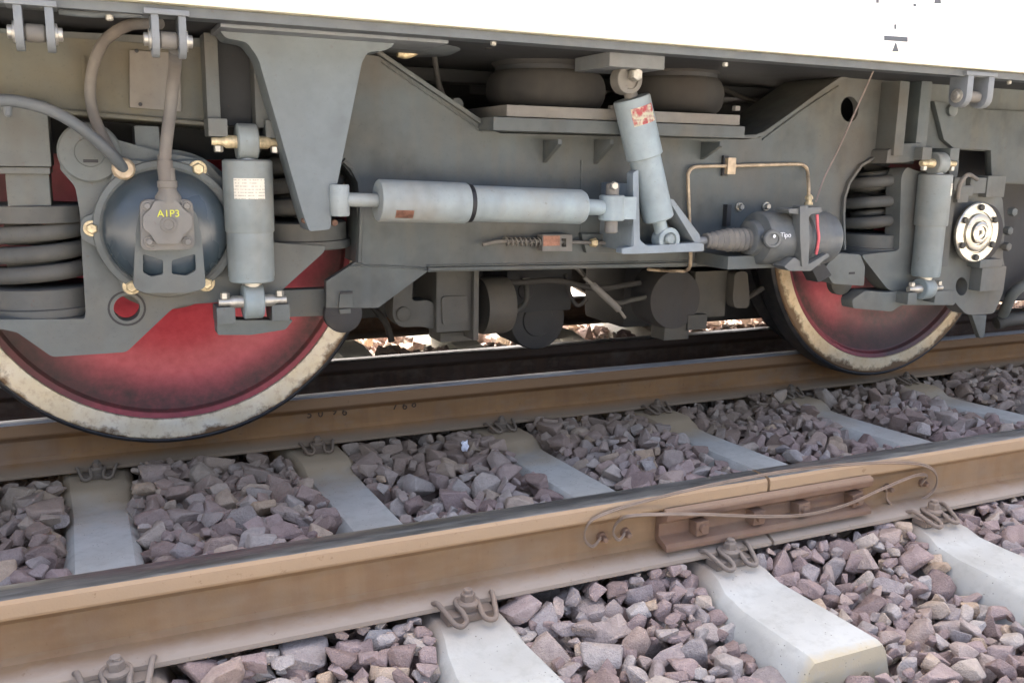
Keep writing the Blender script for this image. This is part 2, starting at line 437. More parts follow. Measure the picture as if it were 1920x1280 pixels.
STONE_RAMP = [(0, (.30, .23, .205)), (.18, (.375, .29, .262)), (.4, (.45, .355, .325)), (.56, (.39, .36, .34)), (.7, (.48, .375, .31)), (.85, (.53, .50, .46)), (1, (.60, .46, .32))]
def m_stone(obj):
    s = NT('ballast_stone_loose' if obj else 'ballast_stone')
    if obj:
        fac = s.n('ShaderNodeObjectInfo').outputs['Random']
    else:
        fac = s.n('ShaderNodeAttribute', attribute_name='tint').outputs['Fac']
    p = s.pos(); b = s.noise(p, 45, 5, .65); f = s.noise(p, 260, 4, .65)
    c = s.ramp(fac, STONE_RAMP)
    c = s.mix(s.rng(b, .3, .72), s.mix(1.0, c, (.80, .77, .76), 'MULTIPLY'), s.mix(1.0, c, (1.12, 1.09, 1.06), 'MULTIPLY'))
    c = s.mix(s.rng(b, .60, .78, 0, .45), c, (.34, .25, .18))
    x = s.n('ShaderNodeSeparateXYZ'); s.l(p, x.inputs[0])
    yy = s.math('ADD', x.outputs[1], s.math('MULTIPLY', s.math('SUBTRACT', s.noise(p, 5, 4), .5), .5))
    c = s.mix(s.math('MULTIPLY', s.rng(yy, 2.05, 2.5, 0, .62), s.rng(yy, 2.8, 3.2, 1, 0)), c, (.34, .25, .145))       # brake dust along the running rail
    c = s.mix(s.rng(f, .58, .75, 0, .4), c, (.17, .13, .12))
    c = s.mix(s.rng(s.noise(p, 600, 2, .6), .55, .75, 0, .4), c, (.56, .50, .46))
    s.bump(s.math('ADD', b, s.math('MULTIPLY', f, .9)), 1.0, .005)
    return s.out(c, .9, 0, .2)
M['stoneo'] = m_stone(True); M['stone'] = m_stone(False)
def m_ground():
    s = NT('gravel_ground'); p = s.pos(); a = s.noise(p, 2, 5, .6); b = s.noise(p, 30, 6, .7)
    c = s.mix(s.rng(a, .3, .7), (.40, .375, .335), (.50, .47, .42)); c = s.mix(s.rng(b, .45, .7, 0, .5), c, (.27, .245, .215))
    s.bump(b, .6, .02)
    return s.out(c, .95, 0, .1)
M['ground'] = m_ground()

# ================================================================== THE SETTING
bm = bmesh.new()
gs = [-400, -60, -14, -4, -1, 6, 14, 60, 400]
gv = {}
for i, x in enumerate(gs):
    for j, y in enumerate(gs):
        gv[i, j] = bm.verts.new((x, y, -.36 if abs(x) < 20 and -1.5 < y < 7 else -.5))
for i in range(len(gs)-1):
    for j in range(len(gs)-1): bm.faces.new((gv[i, j], gv[i+1, j], gv[i+1, j+1], gv[i, j+1]))
ground = tag(finish('ground', bm, M['ground'], smooth=0, origin=(0, 0, -.36)), kind='structure')

# ------------------------------------------------------------------ rails
YB, YA, YD, YC = 1.575, 2.635, 3.085, 4.165
def rail_profile(h, base, head, web):
    half = [(0, 0), (head*.30, -.0006), (head*.42, -.003), (head*.49, -.009), (head*.5, -.016), (head*.5, -.031), (head*.46, -.036),
            (web*.5+.010, -.044), (web*.5+.001, -.054), (web*.5, -h*.5), (web*.5+.001, -h+.040), (web*.5+.008, -h+.030),
            (base*.30, -h+.0205), (base*.46, -h+.0125), (base*.5, -h+.010), (base*.5, -h+.002), (base*.49, -h)]
    return [(y, z) for y, z in half]+[(-y, z) for y, z in half[::-1][:-1]]
def rail(name, x0, x1, yc, prof, mats, top_n=2, cuts=1):
    bm = bmesh.new(); n = len(prof); rings = []
    for k in range(cuts+1):
        x = x0+(x1-x0)*k/cuts; rings.append([bm.verts.new((x, yc+y, z)) for y, z in prof])
    for a, b in zip(rings, rings[1:]):
        for i in range(n):
            f = bm.faces.new((a[i], a[(i+1) % n], b[(i+1) % n], b[i]))
            if i < top_n or i >= n-top_n: f.material_index = 1
    bm.faces.new(rings[0]); bm.faces.new(rings[-1][::-1])
    return finish(name, bm, mats, smooth=28)
P50 = rail_profile(.152, .124, .070, .0155); P43 = rail_profile(.140, .114, .070, .0145)
XG = at(1443, 893, 1.54).x
tag(rail('rail', -9, XG-.004, YB, P50, [M['railB'], M['topB']]), 'rusty brown near rail running left from the rail joint gap', 'rail')
tag(rail('rail', XG+.004, 40, YB, P50, [M['railB'], M['topB']]), 'rusty near rail continuing right beyond the joint gap', 'rail')
railA = tag(rail('rail', -9, 40, YA, P43, [M['railA'], M['topA']]), 'orange-brown rail with shiny top right under the red wheels', 'rail')
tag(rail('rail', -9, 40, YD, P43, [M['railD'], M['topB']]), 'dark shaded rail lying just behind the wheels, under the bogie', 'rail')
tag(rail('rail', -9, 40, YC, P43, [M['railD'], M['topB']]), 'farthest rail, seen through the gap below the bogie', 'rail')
M['stamp'] = simple('stamp_rust', (.07, .042, .022), .9)
# rolled lettering on the web of the running rail
for s_, px, py in (('5', 580, 777), ('0', 601, 775), ('9', 627, 771), ('6', 646, 772), ('I', 672, 770), ('I', 682, 769), ('1', 715, 761), ('1', 723, 760), ('7', 741, 761), ('6', 759, 761), ('8', 776, 757)):
    p = at(px, py, YA-.0085)
    if s_ in 'I1' : continue
    text('rolled_mark', s_, (p.x, YA-.0085, p.z), .034, M['stamp'], railA, depth=.0015)

# ------------------------------------------------------------------ concrete sleepers
XA = [-.02+.585*k for k in range(-1, 9)]; XB = [-.006+.614*k for k in range(-1, 9)]
stations = [(1.165, -.210, .096), (1.178, -.204, .100), (1.36, -.197, .094), (1.425, -.190, .086), (1.455, -.174, .078), (1.485, -.167, .076), (1.70, -.167, .078), (1.745, -.175, .077),
            (1.80, -.180, .076), (1.95, -.184, .075), (2.37, -.184, .075), (2.432, -.180, .076), (2.455, -.164, .079), (2.485, -.154, .082), (2.86, -.153, .082), (2.92, -.165, .082), (3.0, -.155, .082),
            (3.2, -.155, .082), (3.4, -.19, .08), (3.9, -.19, .08), (4.05, -.155, .082), (4.3, -.155, .082), (4.4, -.17, .082), (4.75, -.20, .08)]
SLAB = {0: 'pale concrete sleeper at the far left, below the big red wheel',
        1: 'concrete sleeper whose near end shows at the bottom edge, centre of the picture',
        2: 'concrete sleeper running under the bolted rail joint, stained end face towards the viewer',
        3: 'concrete sleeper just right of the bolted rail joint, cut by the right picture edge',
        4: 'second concrete sleeper right of the bolted joint, seen only between the two rails',
        5: 'concrete sleeper between the rails below the right-hand wheel, farthest right'}
def sleeper_mesh(bm, yaw_off):
    rings = []
    for y, z, wd in stations:
        t = (y-YB)/(YA-YB); x = yaw_off*t
        c = .014
        zb = z-.21
        if y < 1.17: zb = z-.2
        pr = [(-wd-.055, zb), (-wd-.012, z-.055), (-wd, z-c), (-wd+c, z), (wd-c, z), (wd, z-c), (wd+.012, z-.055), (wd+.055, zb)]
        rings.append([bm.verts.new((x+a, y, b)) for a, b in pr])
    for a, b in zip(rings, rings[1:]):
        for i in range(7): bm.faces.new((a[i], a[i+1], b[i+1], b[i]))
    bm.faces.new(rings[0]); bm.faces.new(rings[-1][::-1])
for i, k in enumerate(range(-1, 6)):
    if k < 0: continue
    bm = bmesh.new(); sleeper_mesh(bm, XA[i]-XB[i])
    for v in bm.verts: v.co.x += XB[i]; v.co += Vector((random.uniform(-.002, .002), 0, random.uniform(-.0015, .0015)))
    o = finish('sleeper', bm, M['concrete'], smooth=38)
    tag(o, SLAB[k], 'sleeper', 'concrete sleepers')
    if k in (1, 2, 3):
        for dx in (-.052, .045):
            lathe('tendon_end', (XB[i]-(XA[i]-XB[i])*(YB-1.165)/(YA-YB)+dx, 1.1652, -.268), (0, -1, 0), [(-.002, .012), (.001, .012), (.0015, .007), (-.001, .006), (-.001, 0)], M['tendon'], o, 14)

# ------------------------------------------------------------------ spring-clip rail fastenings
M['clip'] = paint('clip_steel', (.16, .135, .115), (.27, .225, .18), .6, .7, .4)
M['clipA'] = paint('clip_steel_brown', (.16, .125, .085), (.26, .205, .14), .6, .75, .3)
def fastening(mat, sc=1.0):
    t = bpy.data.objects.new('rail_fastening', None); col.objects.link(t); t.empty_display_size = .03; WORLD[t] = Vector((0, 0, 0))
    half = [(0.000, .030, .030), (-.016, .028, .031), (-.025, .010, .030), (-.021, -.018, .023), (-.022, -.040, .013), (-.036, -.049, .009), (-.049, -.040, .012), (-.058, -.012, .025), (-.066, .018, .036), (-.071, .036, .028)]
    pts = half[::-1]+[(-x, y, z) for x, y, z in half[1:]]
    tube('clip', [Vector(p)*sc for p in pts], .0062*sc, mat, t, 8, n=5)
    bm = bmesh.new(); bm_lathe(bm, Vector((0, .004, .030))*sc, (0, 0, 1), [(0, .024*sc), (.004*sc, .024*sc), (.009*sc, .018*sc)], 16); finish('washer', bm, mat, t)
    bm = bmesh.new(); bm_lathe(bm, Vector((0, .004, .039))*sc, (0, 0, 1), [(0, .0165*sc), (.015*sc, .0165*sc), (.018*sc, .014*sc)], 6)
    pr = [(0, .010*sc)]
    for q in range(3): pr += [((.002+q*.003)*sc, .0095*sc), ((.0035+q*.003)*sc, .0108*sc)]
    bm_lathe(bm, Vector((0, .004, .054))*sc, (0, 0, 1), pr+[(.0115*sc, .008*sc)], 10)
    finish('nut', bm, mat, t, smooth=30)
    bm = bmesh.new(); bm_box(bm, Vector((0, .004, .006))*sc, (.115*sc, .046*sc, .018*sc)); bm_box(bm, Vector((0, .004, .02))*sc, (.05*sc, .03*sc, .02*sc)); finish('gauge_block', bm, mat, t, bev=.002)
    return t
def copy_tree(o, parent=None):
    c = o.copy(); col.objects.link(c); c.parent = parent
    for ch in o.children: copy_tree(ch, c)
    return c
protoB, protoA = fastening(M['clip'], .86), fastening(M['clipA'], .9)
WB = ['near rail, leftmost, at the bottom picture edge', 'near rail, one sleeper left of the joint', 'near rail right in front of the bolted fishplate', 'near rail just right of the bond wire ends']
WA = ['running rail below the big left wheel', 'running rail just right of the big left wheel', 'running rail by the white scrap in the ballast', 'running rail midway between the two wheels', 'running rail left of the right-hand wheel', 'running rail right below the right-hand wheel']
usedA = usedB = False
for k in range(0, 6):
    i = k+1; ang = math.atan2(-(XA[i]-XB[i]), YA-YB)
    if k < 4:
        o = protoB if not usedB else copy_tree(protoB); usedB = True
        y = YB-.062-.017
        o.location = (XB[i]+(XA[i]-XB[i])*(y-YB)/(YA-YB), y, -.164); o.rotation_euler = (0, 0, ang+R(random.uniform(-4, 4)))
        tag(o, 'rusty spring clip fastening on the '+WB[k], 'rail fastening', 'spring clips on the near rail')
    o = protoA if not usedA else copy_tree(protoA); usedA = True
    y = YA-.057-.018
    o.location = (XA[i]+(XA[i]-XB[i])*(y-YA)/(YA-YB), y, -.152); o.rotation_euler = (0, 0, ang+R(random.uniform(-4, 4))); o.scale = (.8, .8, .8)
    tag(o, 'brown spring clip fastening on the '+WA[k], 'rail fastening', 'spring clips on the running rail')

# ------------------------------------------------------------------ fishplate, bond wires
M['fish'] = m_rail('fishplate_rust', (.20, .125, .085), (.31, .22, .15), (.30, .22, .185), .152)
x0, x1 = at(1247, 985, 1.53).x, at(1632, 915, 1.53).x
yw = YB-.009
fp = [(yw, -.050), (yw-.0255, -.046), (yw-.0275, -.034), (yw-.030, -.031), (yw-.042, -.035), (yw-.044, -.043), (yw-.040, -.056), (yw-.022, -.066), (yw-.014, -.071), (yw-.014, -.098), (yw-.024, -.103), (yw-.040, -.108), (yw-.046, -.115), (yw-.046, -.124), (yw, -.112)]
bm = bmesh.new(); bm_prism(bm, [(x0, y, z) for y, z in fp], (x1-x0, 0, 0))
fish = tag(finish('fishplate', bm, M['fish'], bev=.0015), 'rusty four-bolt fishplate joining the two near rails', 'fishplate')
for px, py in ((1302, 992), (1408, 968), (1492, 949), (1592, 932)):
    p = at(px, py, yw-.014); bm = bmesh.new()
    rot = Matrix.Rotation(R(random.uniform(-12, 12)), 3, 'Y')
    bm_box(bm, (p.x, yw-.028, -.084), (.032, .030, .032), rot)
    bm_lathe(bm, (p.x, yw-.042, -.084), (0, -1, 0), [(0, .010), (.008, .010), (.010, .007)], 12)
    finish('bolt', bm, M['fish'], fish, bev=.002)
M['wire'] = paint('bond_wire_steel', (.20, .145, .10), (.28, .22, .17), .5, .7, .1)
def bond(pts, label, strands):
    t = empty('bond_wire', at(*pts[0][:2], 1.53)); tag(t, label, 'bond wire', 'bond wires across the rail joint')
    for s_ in range(strands):
        tube('strand', [at(px, py+s_*3.2, y-.002*s_) for px, py, y in pts], .0021, M['wire'], t, 6)
    for k in (0, -1):
        p = at(*pts[k][:2], yw); lathe('pin', p+Vector((0, .004, 0)), (0, -1, 0), [(0, .012), (.010, .011), (.012, .007), (.024, .006), (.026, .004)], M['fish'], t, 16)
bond([(1127, 1006, yw-.016), (1112, 1022, yw-.016), (1098, 1012, yw-.018), (1098, 990, yw-.022), (1120, 967, yw-.032), (1200, 940, 1.533), (1330, 908, 1.512), (1470, 882, 1.512), (1600, 868, 1.518), (1700, 866, 1.532), (1742, 874, 1.535), (1757, 893, yw-.024), (1750, 918, yw-.018), (1722, 938, yw-.014), (1685, 948, yw-.012), (1664, 936, yw-.013), (1662, 914, yw-.016)],
     'longer looped bond wire lying along the rail head above the fishplate', 2)
bond([(1172, 998, yw-.016), (1160, 1010, yw-.018), (1150, 996, yw-.022), (1160, 975, yw-.03), (1190, 964, yw-.058), (1300, 962, yw-.064), (1420, 966, yw-.064), (1510, 963, yw-.064), (1590, 943, yw-.056), (1660, 912, yw-.044), (1715, 890, yw-.028), (1738, 890, yw-.022), (1728, 904, yw-.014)],
     'shorter looped bond wire sagging across the fishplate bolts', 2)

# ------------------------------------------------------------------ ballast
def stone_proto(rs):
    n = 16; pts = []
    ax = np.array([1., rs.uniform(.62, .95), rs.uniform(.48, .8)])
    for _ in range(n):
        v = rs.normal(size=3); v /= np.linalg.norm(v)
        v = np.sign(v)*np.abs(v)**rs.uniform(.55, .9)            # blocky
        v /= max(np.abs(v).max(), .72)
        pts.append(v*ax*.5*rs.uniform(.86, 1.0))
    bm = bmesh.new()
    for p in pts: bm.verts.new(p)
    r = bmesh.ops.convex_hull(bm, input=bm.verts)
    bmesh.ops.delete(bm, geom=[g for g in r['geom_interior'] if isinstance(g, bmesh.types.BMVert)], context='VERTS')
    bmesh.ops.dissolve_limit(bm, angle_limit=R(14), verts=bm.verts, edges=bm.edges)
    bmesh.ops.bevel(bm, geom=list(bm.edges), offset=.035, segments=1, affect='EDGES', clamp_overlap=True)
    bmesh.ops.triangulate(bm, faces=bm.faces)
    bmesh.ops.recalc_face_normals(bm, faces=bm.faces)
    V = np.array([v.co[:] for v in bm.verts]); bm.verts.index_update(); F = np.array([[v.index for v in f.verts] for f in bm.faces]); bm.free()
    return V, F
rs = np.random.RandomState(11)
protos = [stone_proto(rs) for _ in range(16)]
G = .01; X0, X1, Y0, Y1 = -.85, 7.2, .95, 5.3
nx, ny = int((X1-X0)/G), int((Y1-Y0)/G)
gx = X0+(np.arange(nx)+.5)*G; gy = Y0+(np.arange(ny)+.5)*G
H = np.full((nx, ny), -.345)
blocked = np.zeros((nx, ny), bool)
ys = [s_[0] for s_ in stations]; zs = [s_[1] for s_ in stations]; wsl = [s_[2] for s_ in stations]
for i in range(1, 7):
    cxl = XB[i]+(XA[i]-XB[i])*(gy-YB)/(YA-YB); wv = np.interp(gy, ys, wsl); zv = np.interp(gy, ys, zs)
    m = np.abs(gx[:, None]-cxl[None, :]) < (wv[None, :]+.002)
    m &= (gy[None, :] > 1.16) & (gy[None, :] < 4.76)
    H[m] = np.broadcast_to(zv[None, :], H.shape)[m]; blocked |= m
for yc, b, hh in ((YB, .036, .152), (YA, .036, .140), (YD, .057, .140), (YC, .057, .140)):
    m = np.abs(gy-yc) < b; H[:, m] = -hh+.012; blocked[:, m] = True
def target(x, y):
    t = np.interp(y, [.9, 1.3, 1.45, 1.52, 1.70, 1.9, 2.3, 2.5, 2.6, 2.8, 3.2, 4.0, 4.8, 5.3], [-.268, -.250, -.198, -.178, -.178, -.180, -.168, -.146, -.145, -.18, -.18, -.18, -.21, -.24])
    return t+.012*math.sin(x*5.3+y*3.1)+.010*math.sin(x*11.7-y*7.3)
stones = []
def try_stone(x, y, size):
    i0, i1 = int((x-size*.5-X0)/G), int((x+size*.5-X0)/G)+1; j0, j1 = int((y-size*.5-Y0)/G), int((y+size*.5-Y0)/G)+1
    if i0 < 0 or j0 < 0 or i1 >= nx or j1 >= ny: return
    sub = H[i0:i1, j0:j1]
    if blocked[i0:i1, j0:j1].mean() > .30: return
    px_, py_ = gx[i0:i1, None]-x, gy[None, j0:j1]-y; rr = np.sqrt(px_**2+py_**2)/(size*.5); inn = rr < .8
    if not inn.any(): return
    fr_ = inn & ~blocked[i0:i1, j0:j1]
    if fr_.sum() < 3: return
    base = np.mean(sub[fr_])*.6+np.percentile(sub[fr_], 70)*.4
    pi = rs.randint(len(protos)); V, F = protos[pi]
    q = Quaternion((rs.normal()*.35, rs.normal()*.35, rs.normal(), 1.)).normalized()
    if rs.rand() < .45: q = Quaternion(rs.normal(size=4)).normalized()
    m3 = np.array(q.to_matrix()); zmin = (V@m3.T)[:, 2].min()*size; zmax = (V@m3.T)[:, 2].max()*size
    z = base-zmin*.78
    tg = target(x, y)
    if abs(y-YB) < .066+size*.3 or abs(y-YA) < .06+size*.3:
        if z+zmax > (-.150 if y < 2 else -.136): return
    elif z+zmax > tg+size*.30+.004: return
    top = z+zmax*np.sqrt(np.clip(1-rr**2*.8, 0, 1))
    H[i0:i1, j0:j1] = np.where(rr < .85, np.maximum(sub, top), sub)
    stones.append((x, y, z, size, pi, q, z+zmax))
def size_rand(): return float(np.clip(rs.lognormal(math.log(.050), .40), .018, .092))
for rep, (ya, yb, n) in enumerate(((.95, 2.60, 27000), (2.60, 5.2, 20000), (1.2, 1.56, 12000), (1.6, 2.0, 4000), (2.3, 2.62, 7000))):
    for _ in range(n):
        y = rs.uniform(ya, yb); x = rs.uniform(max(X0, -.12*y-.55), min(X1, 1.42*y+.65))
        try_stone(x, y, size_rand()*(1.0 if ya < 2 else 1.15))
# a few stones that have rolled onto the sleepers
def loose(px, py, z, size):
    p = atz(px, py, z); pi = rs.randint(len(protos)); q = Quaternion(rs.normal(size=4)).normalized()
    stones.append((p.x, p.y, z+size*.28, size, pi, q, z+size*.6))
for a in ((1345, 800, -.212, .03), (1395, 868, -.212, .028), (1860, 803, -.205, .032), (1130, 905, -.212, .026)): loose(*a)
def show(s_):
    x, y, z, size = s_[:4]; u, v = toz(Vector((x, y, z)))
    if not (-20 < u < 1940 and -20 < v < 1300): return -1
    i, j = int((x-X0)/G), int((y-Y0)/G); h = H[min(max(i, 0), nx-1), min(max(j, 0), ny-1)]
    if y > 2.6 or h > s_[6]+.012: return -1
    dist = (Vector((x, y, z))-CAM).length
    # hidden behind the near rail?
    if 1.53 < y < 2.3:
        t = (1.54-0)/y; zr = CAM.z+(z+size*.5-CAM.z)*t
        if zr < 0.0: return -1
    return size/dist
rank = sorted(range(len(stones)), key=lambda k: -show(stones[k])); big = [k for k in rank[:300] if show(stones[k]) > 0]; bigset = set(big)
VV, FF, TT = [], [], []; off = 0
for k, (x, y, z, size, pi, q, _) in enumerate(stones):
    if k in bigset: continue
    V, F = protos[pi]; W_ = (V*size)@np.array(q.to_matrix()).T+np.array([x, y, z])
    VV.append(W_); FF.append(F+off); TT.append(np.full(len(V), rs.rand())); off += len(V)
VV = np.concatenate(VV); FF = np.concatenate(FF); TT = np.concatenate(TT)
# the bed the stones lie on
bm = bmesh.new(); bgx = np.arange(X0-.5, X1+.6, .12); bgy = np.arange(.6, 5.6, .12)
bv = [[bm.verts.new((x, y, -.318+.012*math.sin(x*9)*math.cos(y*8)-(.035 if y < .9 or y > 5.3 else 0))) for y in bgy] for x in bgx]
for i in range(len(bgx)-1):
    for j in range(len(bgy)-1): bm.faces.new((bv[i][j], bv[i+1][j], bv[i+1][j+1], bv[i][j+1]))
ballast = tag(finish('ballast', bm, M['ground'], smooth=60), kind='structure')
me = bpy.data.meshes.new('ballast_stones'); me.from_pydata(VV.tolist(), [], FF.tolist())
at_ = me.attributes.new('tint', 'FLOAT', 'POINT'); at_.data.foreach_set('value', TT.astype(np.float32))
me.materials.append(M['stone']); me.polygons.foreach_set('use_smooth', [True]*len(me.polygons)); me.set_sharp_from_angle(angle=R(24))
o = bpy.data.objects.new('ballast_stones', me); col.objects.link(o); o.parent = ballast; o.location = -WORLD[ballast]; o['kind'] = 'stuff'
pm = []
for V, F in protos:
    me = bpy.data.meshes.new('stone'); me.from_pydata(V.tolist(), [], F.tolist()); me.materials.append(M['stoneo'])
    me.polygons.foreach_set('use_smooth', [True]*len(me.polygons)); me.set_sharp_from_angle(angle=R(24)); pm.append(me)
for k in big:
    x, y, z, size, pi, q, _ = stones[k]
    o = bpy.data.objects.new('stone', pm[pi]); col.objects.link(o); o.parent = ballast
    o.rotation_mode = 'QUATERNION'; o.rotation_quaternion = q; o.scale = (size,)*3; o.location = Vector((x, y, z))-WORLD[ballast]
print('stones', len(stones), 'tris', len(FF))
# crumpled paper scrap
bm = bmesh.new(); p = atz(872, 836, -.135)
bmesh.ops.create_icosphere(bm, subdivisions=2, radius=.016)
for v in bm.verts: v.co = Vector((v.co.x*.8, v.co.y*.6, v.co.z*1.2))*random.uniform(.55, 1.25)+p
tag(finish('paper_scrap', bm, M['paper'], smooth=0), 'small crumpled white paper scrap on the ballast between the rails', 'paper')

# ================================================================== CAR BODY
YBODY = 1.85; ZB = .9585
body = tag(empty('car_body', (1.4, 3.4, ZB)), 'white railway car body with grey sill above the bogie', 'railway car')
bm = bmesh.new(); bm_prism(bm, [(-7, YBODY, ZB), (-7, YBODY, 3.3), (-7, 2.15, 3.95), (-7, 3.4, 4.15), (-7, 4.65, 3.95), (-7, 4.95, 3.3), (-7, 4.95, ZB)], (19, 0, 0))
finish('side_panel', bm, M['white'], body, bev=.006)
bm = bmesh.new(); bm_prism(bm, [(-7, 1.868, ZB-.001), (-7, 1.868, ZB-.019), (-7, 1.888, ZB-.019), (-7, 1.888, ZB-.014), (-7, 1.96, ZB-.014), (-7, 1.96, ZB-.001)], (19, 0, 0))
finish('sill', bm, M['sill'], body, bev=.002)
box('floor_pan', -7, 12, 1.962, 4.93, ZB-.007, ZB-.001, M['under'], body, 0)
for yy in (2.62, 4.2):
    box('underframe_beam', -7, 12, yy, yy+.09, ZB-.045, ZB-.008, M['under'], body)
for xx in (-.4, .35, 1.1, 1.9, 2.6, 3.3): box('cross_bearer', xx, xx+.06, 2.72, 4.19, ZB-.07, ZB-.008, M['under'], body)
# painted jacking mark and stencil traces on the side panel
def mark(pts, name='painted_mark'):
    bm = bmesh.new(); bm_prism(bm, [at(x, y, YBODY-.0008) for x, y in pts], (0, .0016, 0)); return finish(name, bm, M['grey_ink'], body, smooth=0)
mark([(1658, 67), (1702, 70), (1702, 79), (1658, 76)]); mark([(1680, 79), (1685, 97), (1673, 97)])
mark([(1677, 46), (1681, 46), (1681, 55), (1677, 55)]); mark([(1713, 7), (1718, 8), (1718, 13), (1713, 12)]); mark([(1643, -2), (1648, -2), (1648, 6), (1643, 6)])
mark([(1754, -4), (1763, -4), (1765, 7), (1752, 7)])
# bracket lugs hanging from the sill
def lug(x0, x1, yt, yb, tilt, mat, roll=True, washers=True):
    Y = 1.872
    z0 = at((x0+x1)/2, yt, Y).z; zb = at((x0+x1)/2, yb, Y).z
    xa, xb = at(x0, (yt+yb)/2, Y).x, at(x1, (yt+yb)/2, Y).x
    pt = (xb-xa)*.22
    lg = box('lug_bracket', xa-.012, xb+.006, Y-.016, Y+.05, z0-.006, z0+.004, mat, body, .002)
    for xs in (xa, xb-pt):
        bm = bmesh.new(); n = 8; w2 = .030; pr = [(Y-.012, z0-.006), (Y+.048, z0-.006), (Y+.048, zb+w2)]
        pr += [(Y+.018+w2*math.cos(a), zb+w2+w2*math.sin(a)) for a in [-math.pi*k/n for k in range(1, n)]]+[(Y-.012, zb+w2)]
        bm_prism(bm, [(xs, y, z) for y, z in pr], (pt, 0, 0)); finish('lug_arm', bm, mat, lg, bev=.002)
    if roll:
        cyl('roller', (xa+pt, Y+.018, zb+.032), (xb-pt, Y+.018, zb+.032), .016, M['cover'], lg, 16)
        for xs, d in ((xa, -1), (xb, 1)): lathe('pin_head', (xs, Y+.018, zb+.032), (d, 0, 0), [(0, .019), (.004, .019), (.005, .012), (.012, .012), (.013, .008)], M['zinc'], lg, 16)
    return lg
lug(27, 102, 6, 96, 0, M['lug'])
lug(284, 349, 24, 108, 0, M['lug'])
lug(1806, 1856, 139, 203, 0, M['lug'], True)
# small fixings along the sill
for px, py in ((205, 29), (1858, 131), (1892, 152), (1360, 118), (925, 78)):
    p = at(px, py, 1.90); lathe('sill_bolt', p, (0, 0, -1), [(0, .007), (.008, .007), (.010, .004)], M['zinc'], body, 8)
tube('sill_cable', [at(110, 22, 1.91), at(160, 27, 1.91), at(205, 28, 1.91), at(260, 28, 1.91), at(300, 30, 1.91)], .006, M['cable'], body)

# yaw-damper bracket: a big tapered box plate welded below the sill
WY = 2.03
wedge_px = rnd([(411, 40), (740, 63), (739, 86, 10), (722, 95), (690, 98, 8), (679, 116), (622, 397), (620, 430), (580, 434), (567, 397), (484, 108, 14), (462, 79, 10), (424, 72), (411, 57)], 6)
wb = plate('damper_bracket', wedge_px, WY, .085, M['wedge'], body, bev=.003, label='grey tapered bracket plate hanging from the car body')
bolt('bracket_bolt', 625, 417, WY+.02, 7, M['rust_bolt'], wb); bolt('bracket_bolt', 569, 413, WY+.03, 6, M['rust_bolt'], wb)
box('bracket_flange', at(405, 50, WY).x, at(822, 70, WY).x, 1.965, 2.12, ZB-.020, ZB-.008, M['lug'], body, .002)

# ================================================================== BOGIE
XL, XR, ZW, YWH = .186, 2.65, .483, 2.46
bogie = tag(empty('bogie', (1.42, 3.4, 0.0)), 'grey two-axle bogie with red wheels, coil springs and pale dampers', 'bogie')
FY = 2.19
frame_px = [(-700, 20), (440, 75), (712, 106), (905, 238), (938, 250), (1395, 262), (1424, 258), (1572, 152), (1612, 140), (1800, 148), (2300, 165),
            (2300, 362), (1858, 343), (1857, 284), (1788, 280), (1772, 300), (1745, 300), (1690, 290), (1655, 286), (1609, 309), (1586, 342), (1576, 388), (1578, 467), (1560, 500), (1420, 497),
            (800, 510), (709, 577), (612, 577), (612, 527), (654, 500), (667, 490), (671, 412), (668, 340), (641, 306), (600, 262), (500, 240), (396, 237), (-700, 150)]
holes = [circ(1593, 205, 17, 24, 20)]
fr = plate('frame', frame_px, FY, .022, M['frame'], bogie, holes=holes)
# inner side plate, lowered as added dark backing for wheel shade, and lower/upper flanges of the box-section side beam
plate('inner_plate_backing', [(-500, 30), (712, 114), (905, 246), (938, 258), (1395, 270), (1424, 266), (1572, 162), (1612, 150), (2200, 165), (2200, 345), (1858, 338), (1690, 285), (1570, 420), (1560, 490), (1420, 490), (800, 503), (680, 490), (671, 340), (600, 300), (396, 300), (100, 288), (-500, 235)], 2.40, .02, M['under'], fr, bev=0)
def flange(pts, Y0_, Y1_, th, name, mat, par, n=1):
    """strip following a pixel polyline on plane FY, lying between two Y planes"""
    P = [at(x, y, FY) for x, y in pts]; bm = bmesh.new(); top = []; 
    for k, p in enumerate(P):
        a = P[max(k-1, 0)]; b = P[min(k+1, len(P)-1)]; t = (b-a).normalized(); nn = Vector((-t.z, 0, t.x))
        q = p+nn*th
        top.append([bm.verts.new((p.x, Y0_, p.z)), bm.verts.new((p.x, Y1_, p.z)), bm.verts.new((q.x, Y1_, q.z)), bm.verts.new((q.x, Y0_, q.z))])
    for a, b in zip(top, top[1:]):
        for i in range(4): bm.faces.new((a[i], a[(i+1) % 4], b[(i+1) % 4], b[i]))
    bm.faces.new(top[0]); bm.faces.new(top[-1][::-1])
    return finish(name, bm, mat, par, bev=.002)
flange([(690, 92), (712, 107), (760, 140), (830, 187), (895, 231), (912, 241), (935, 247), (980, 249), (1200, 254), (1395, 260), (1412, 259), (1428, 253), (1480, 216), (1540, 172), (1568, 153), (1590, 144), (1615, 139), (1800, 147), (2000, 153)], FY-.016, 2.42, .010, 'top_flange', M['frame'], fr)
flange([(-500, 167), (0, 203), (131, 216), (396, 238)], FY-.02, 2.42, .010, 'lower_flange', M['beam'], fr)
flange([(640, 304), (655, 318), (668, 342), (672, 380), (671, 420), (668, 492)], FY-.012, 2.30, .010, 'arch_flange', M['frame'], fr)
flange([(1655, 285), (1640, 290), (1609, 308), (1586, 341), (1577, 370), (1575, 400), (1577, 468)], FY-.014, 2.30, .009, 'arch_flange', M['frame'], fr)
flange([(800, 508), (1100, 502), (1425, 495)], FY-.01, 2.42, .010, 'bottom_flange', M['frame'], fr)
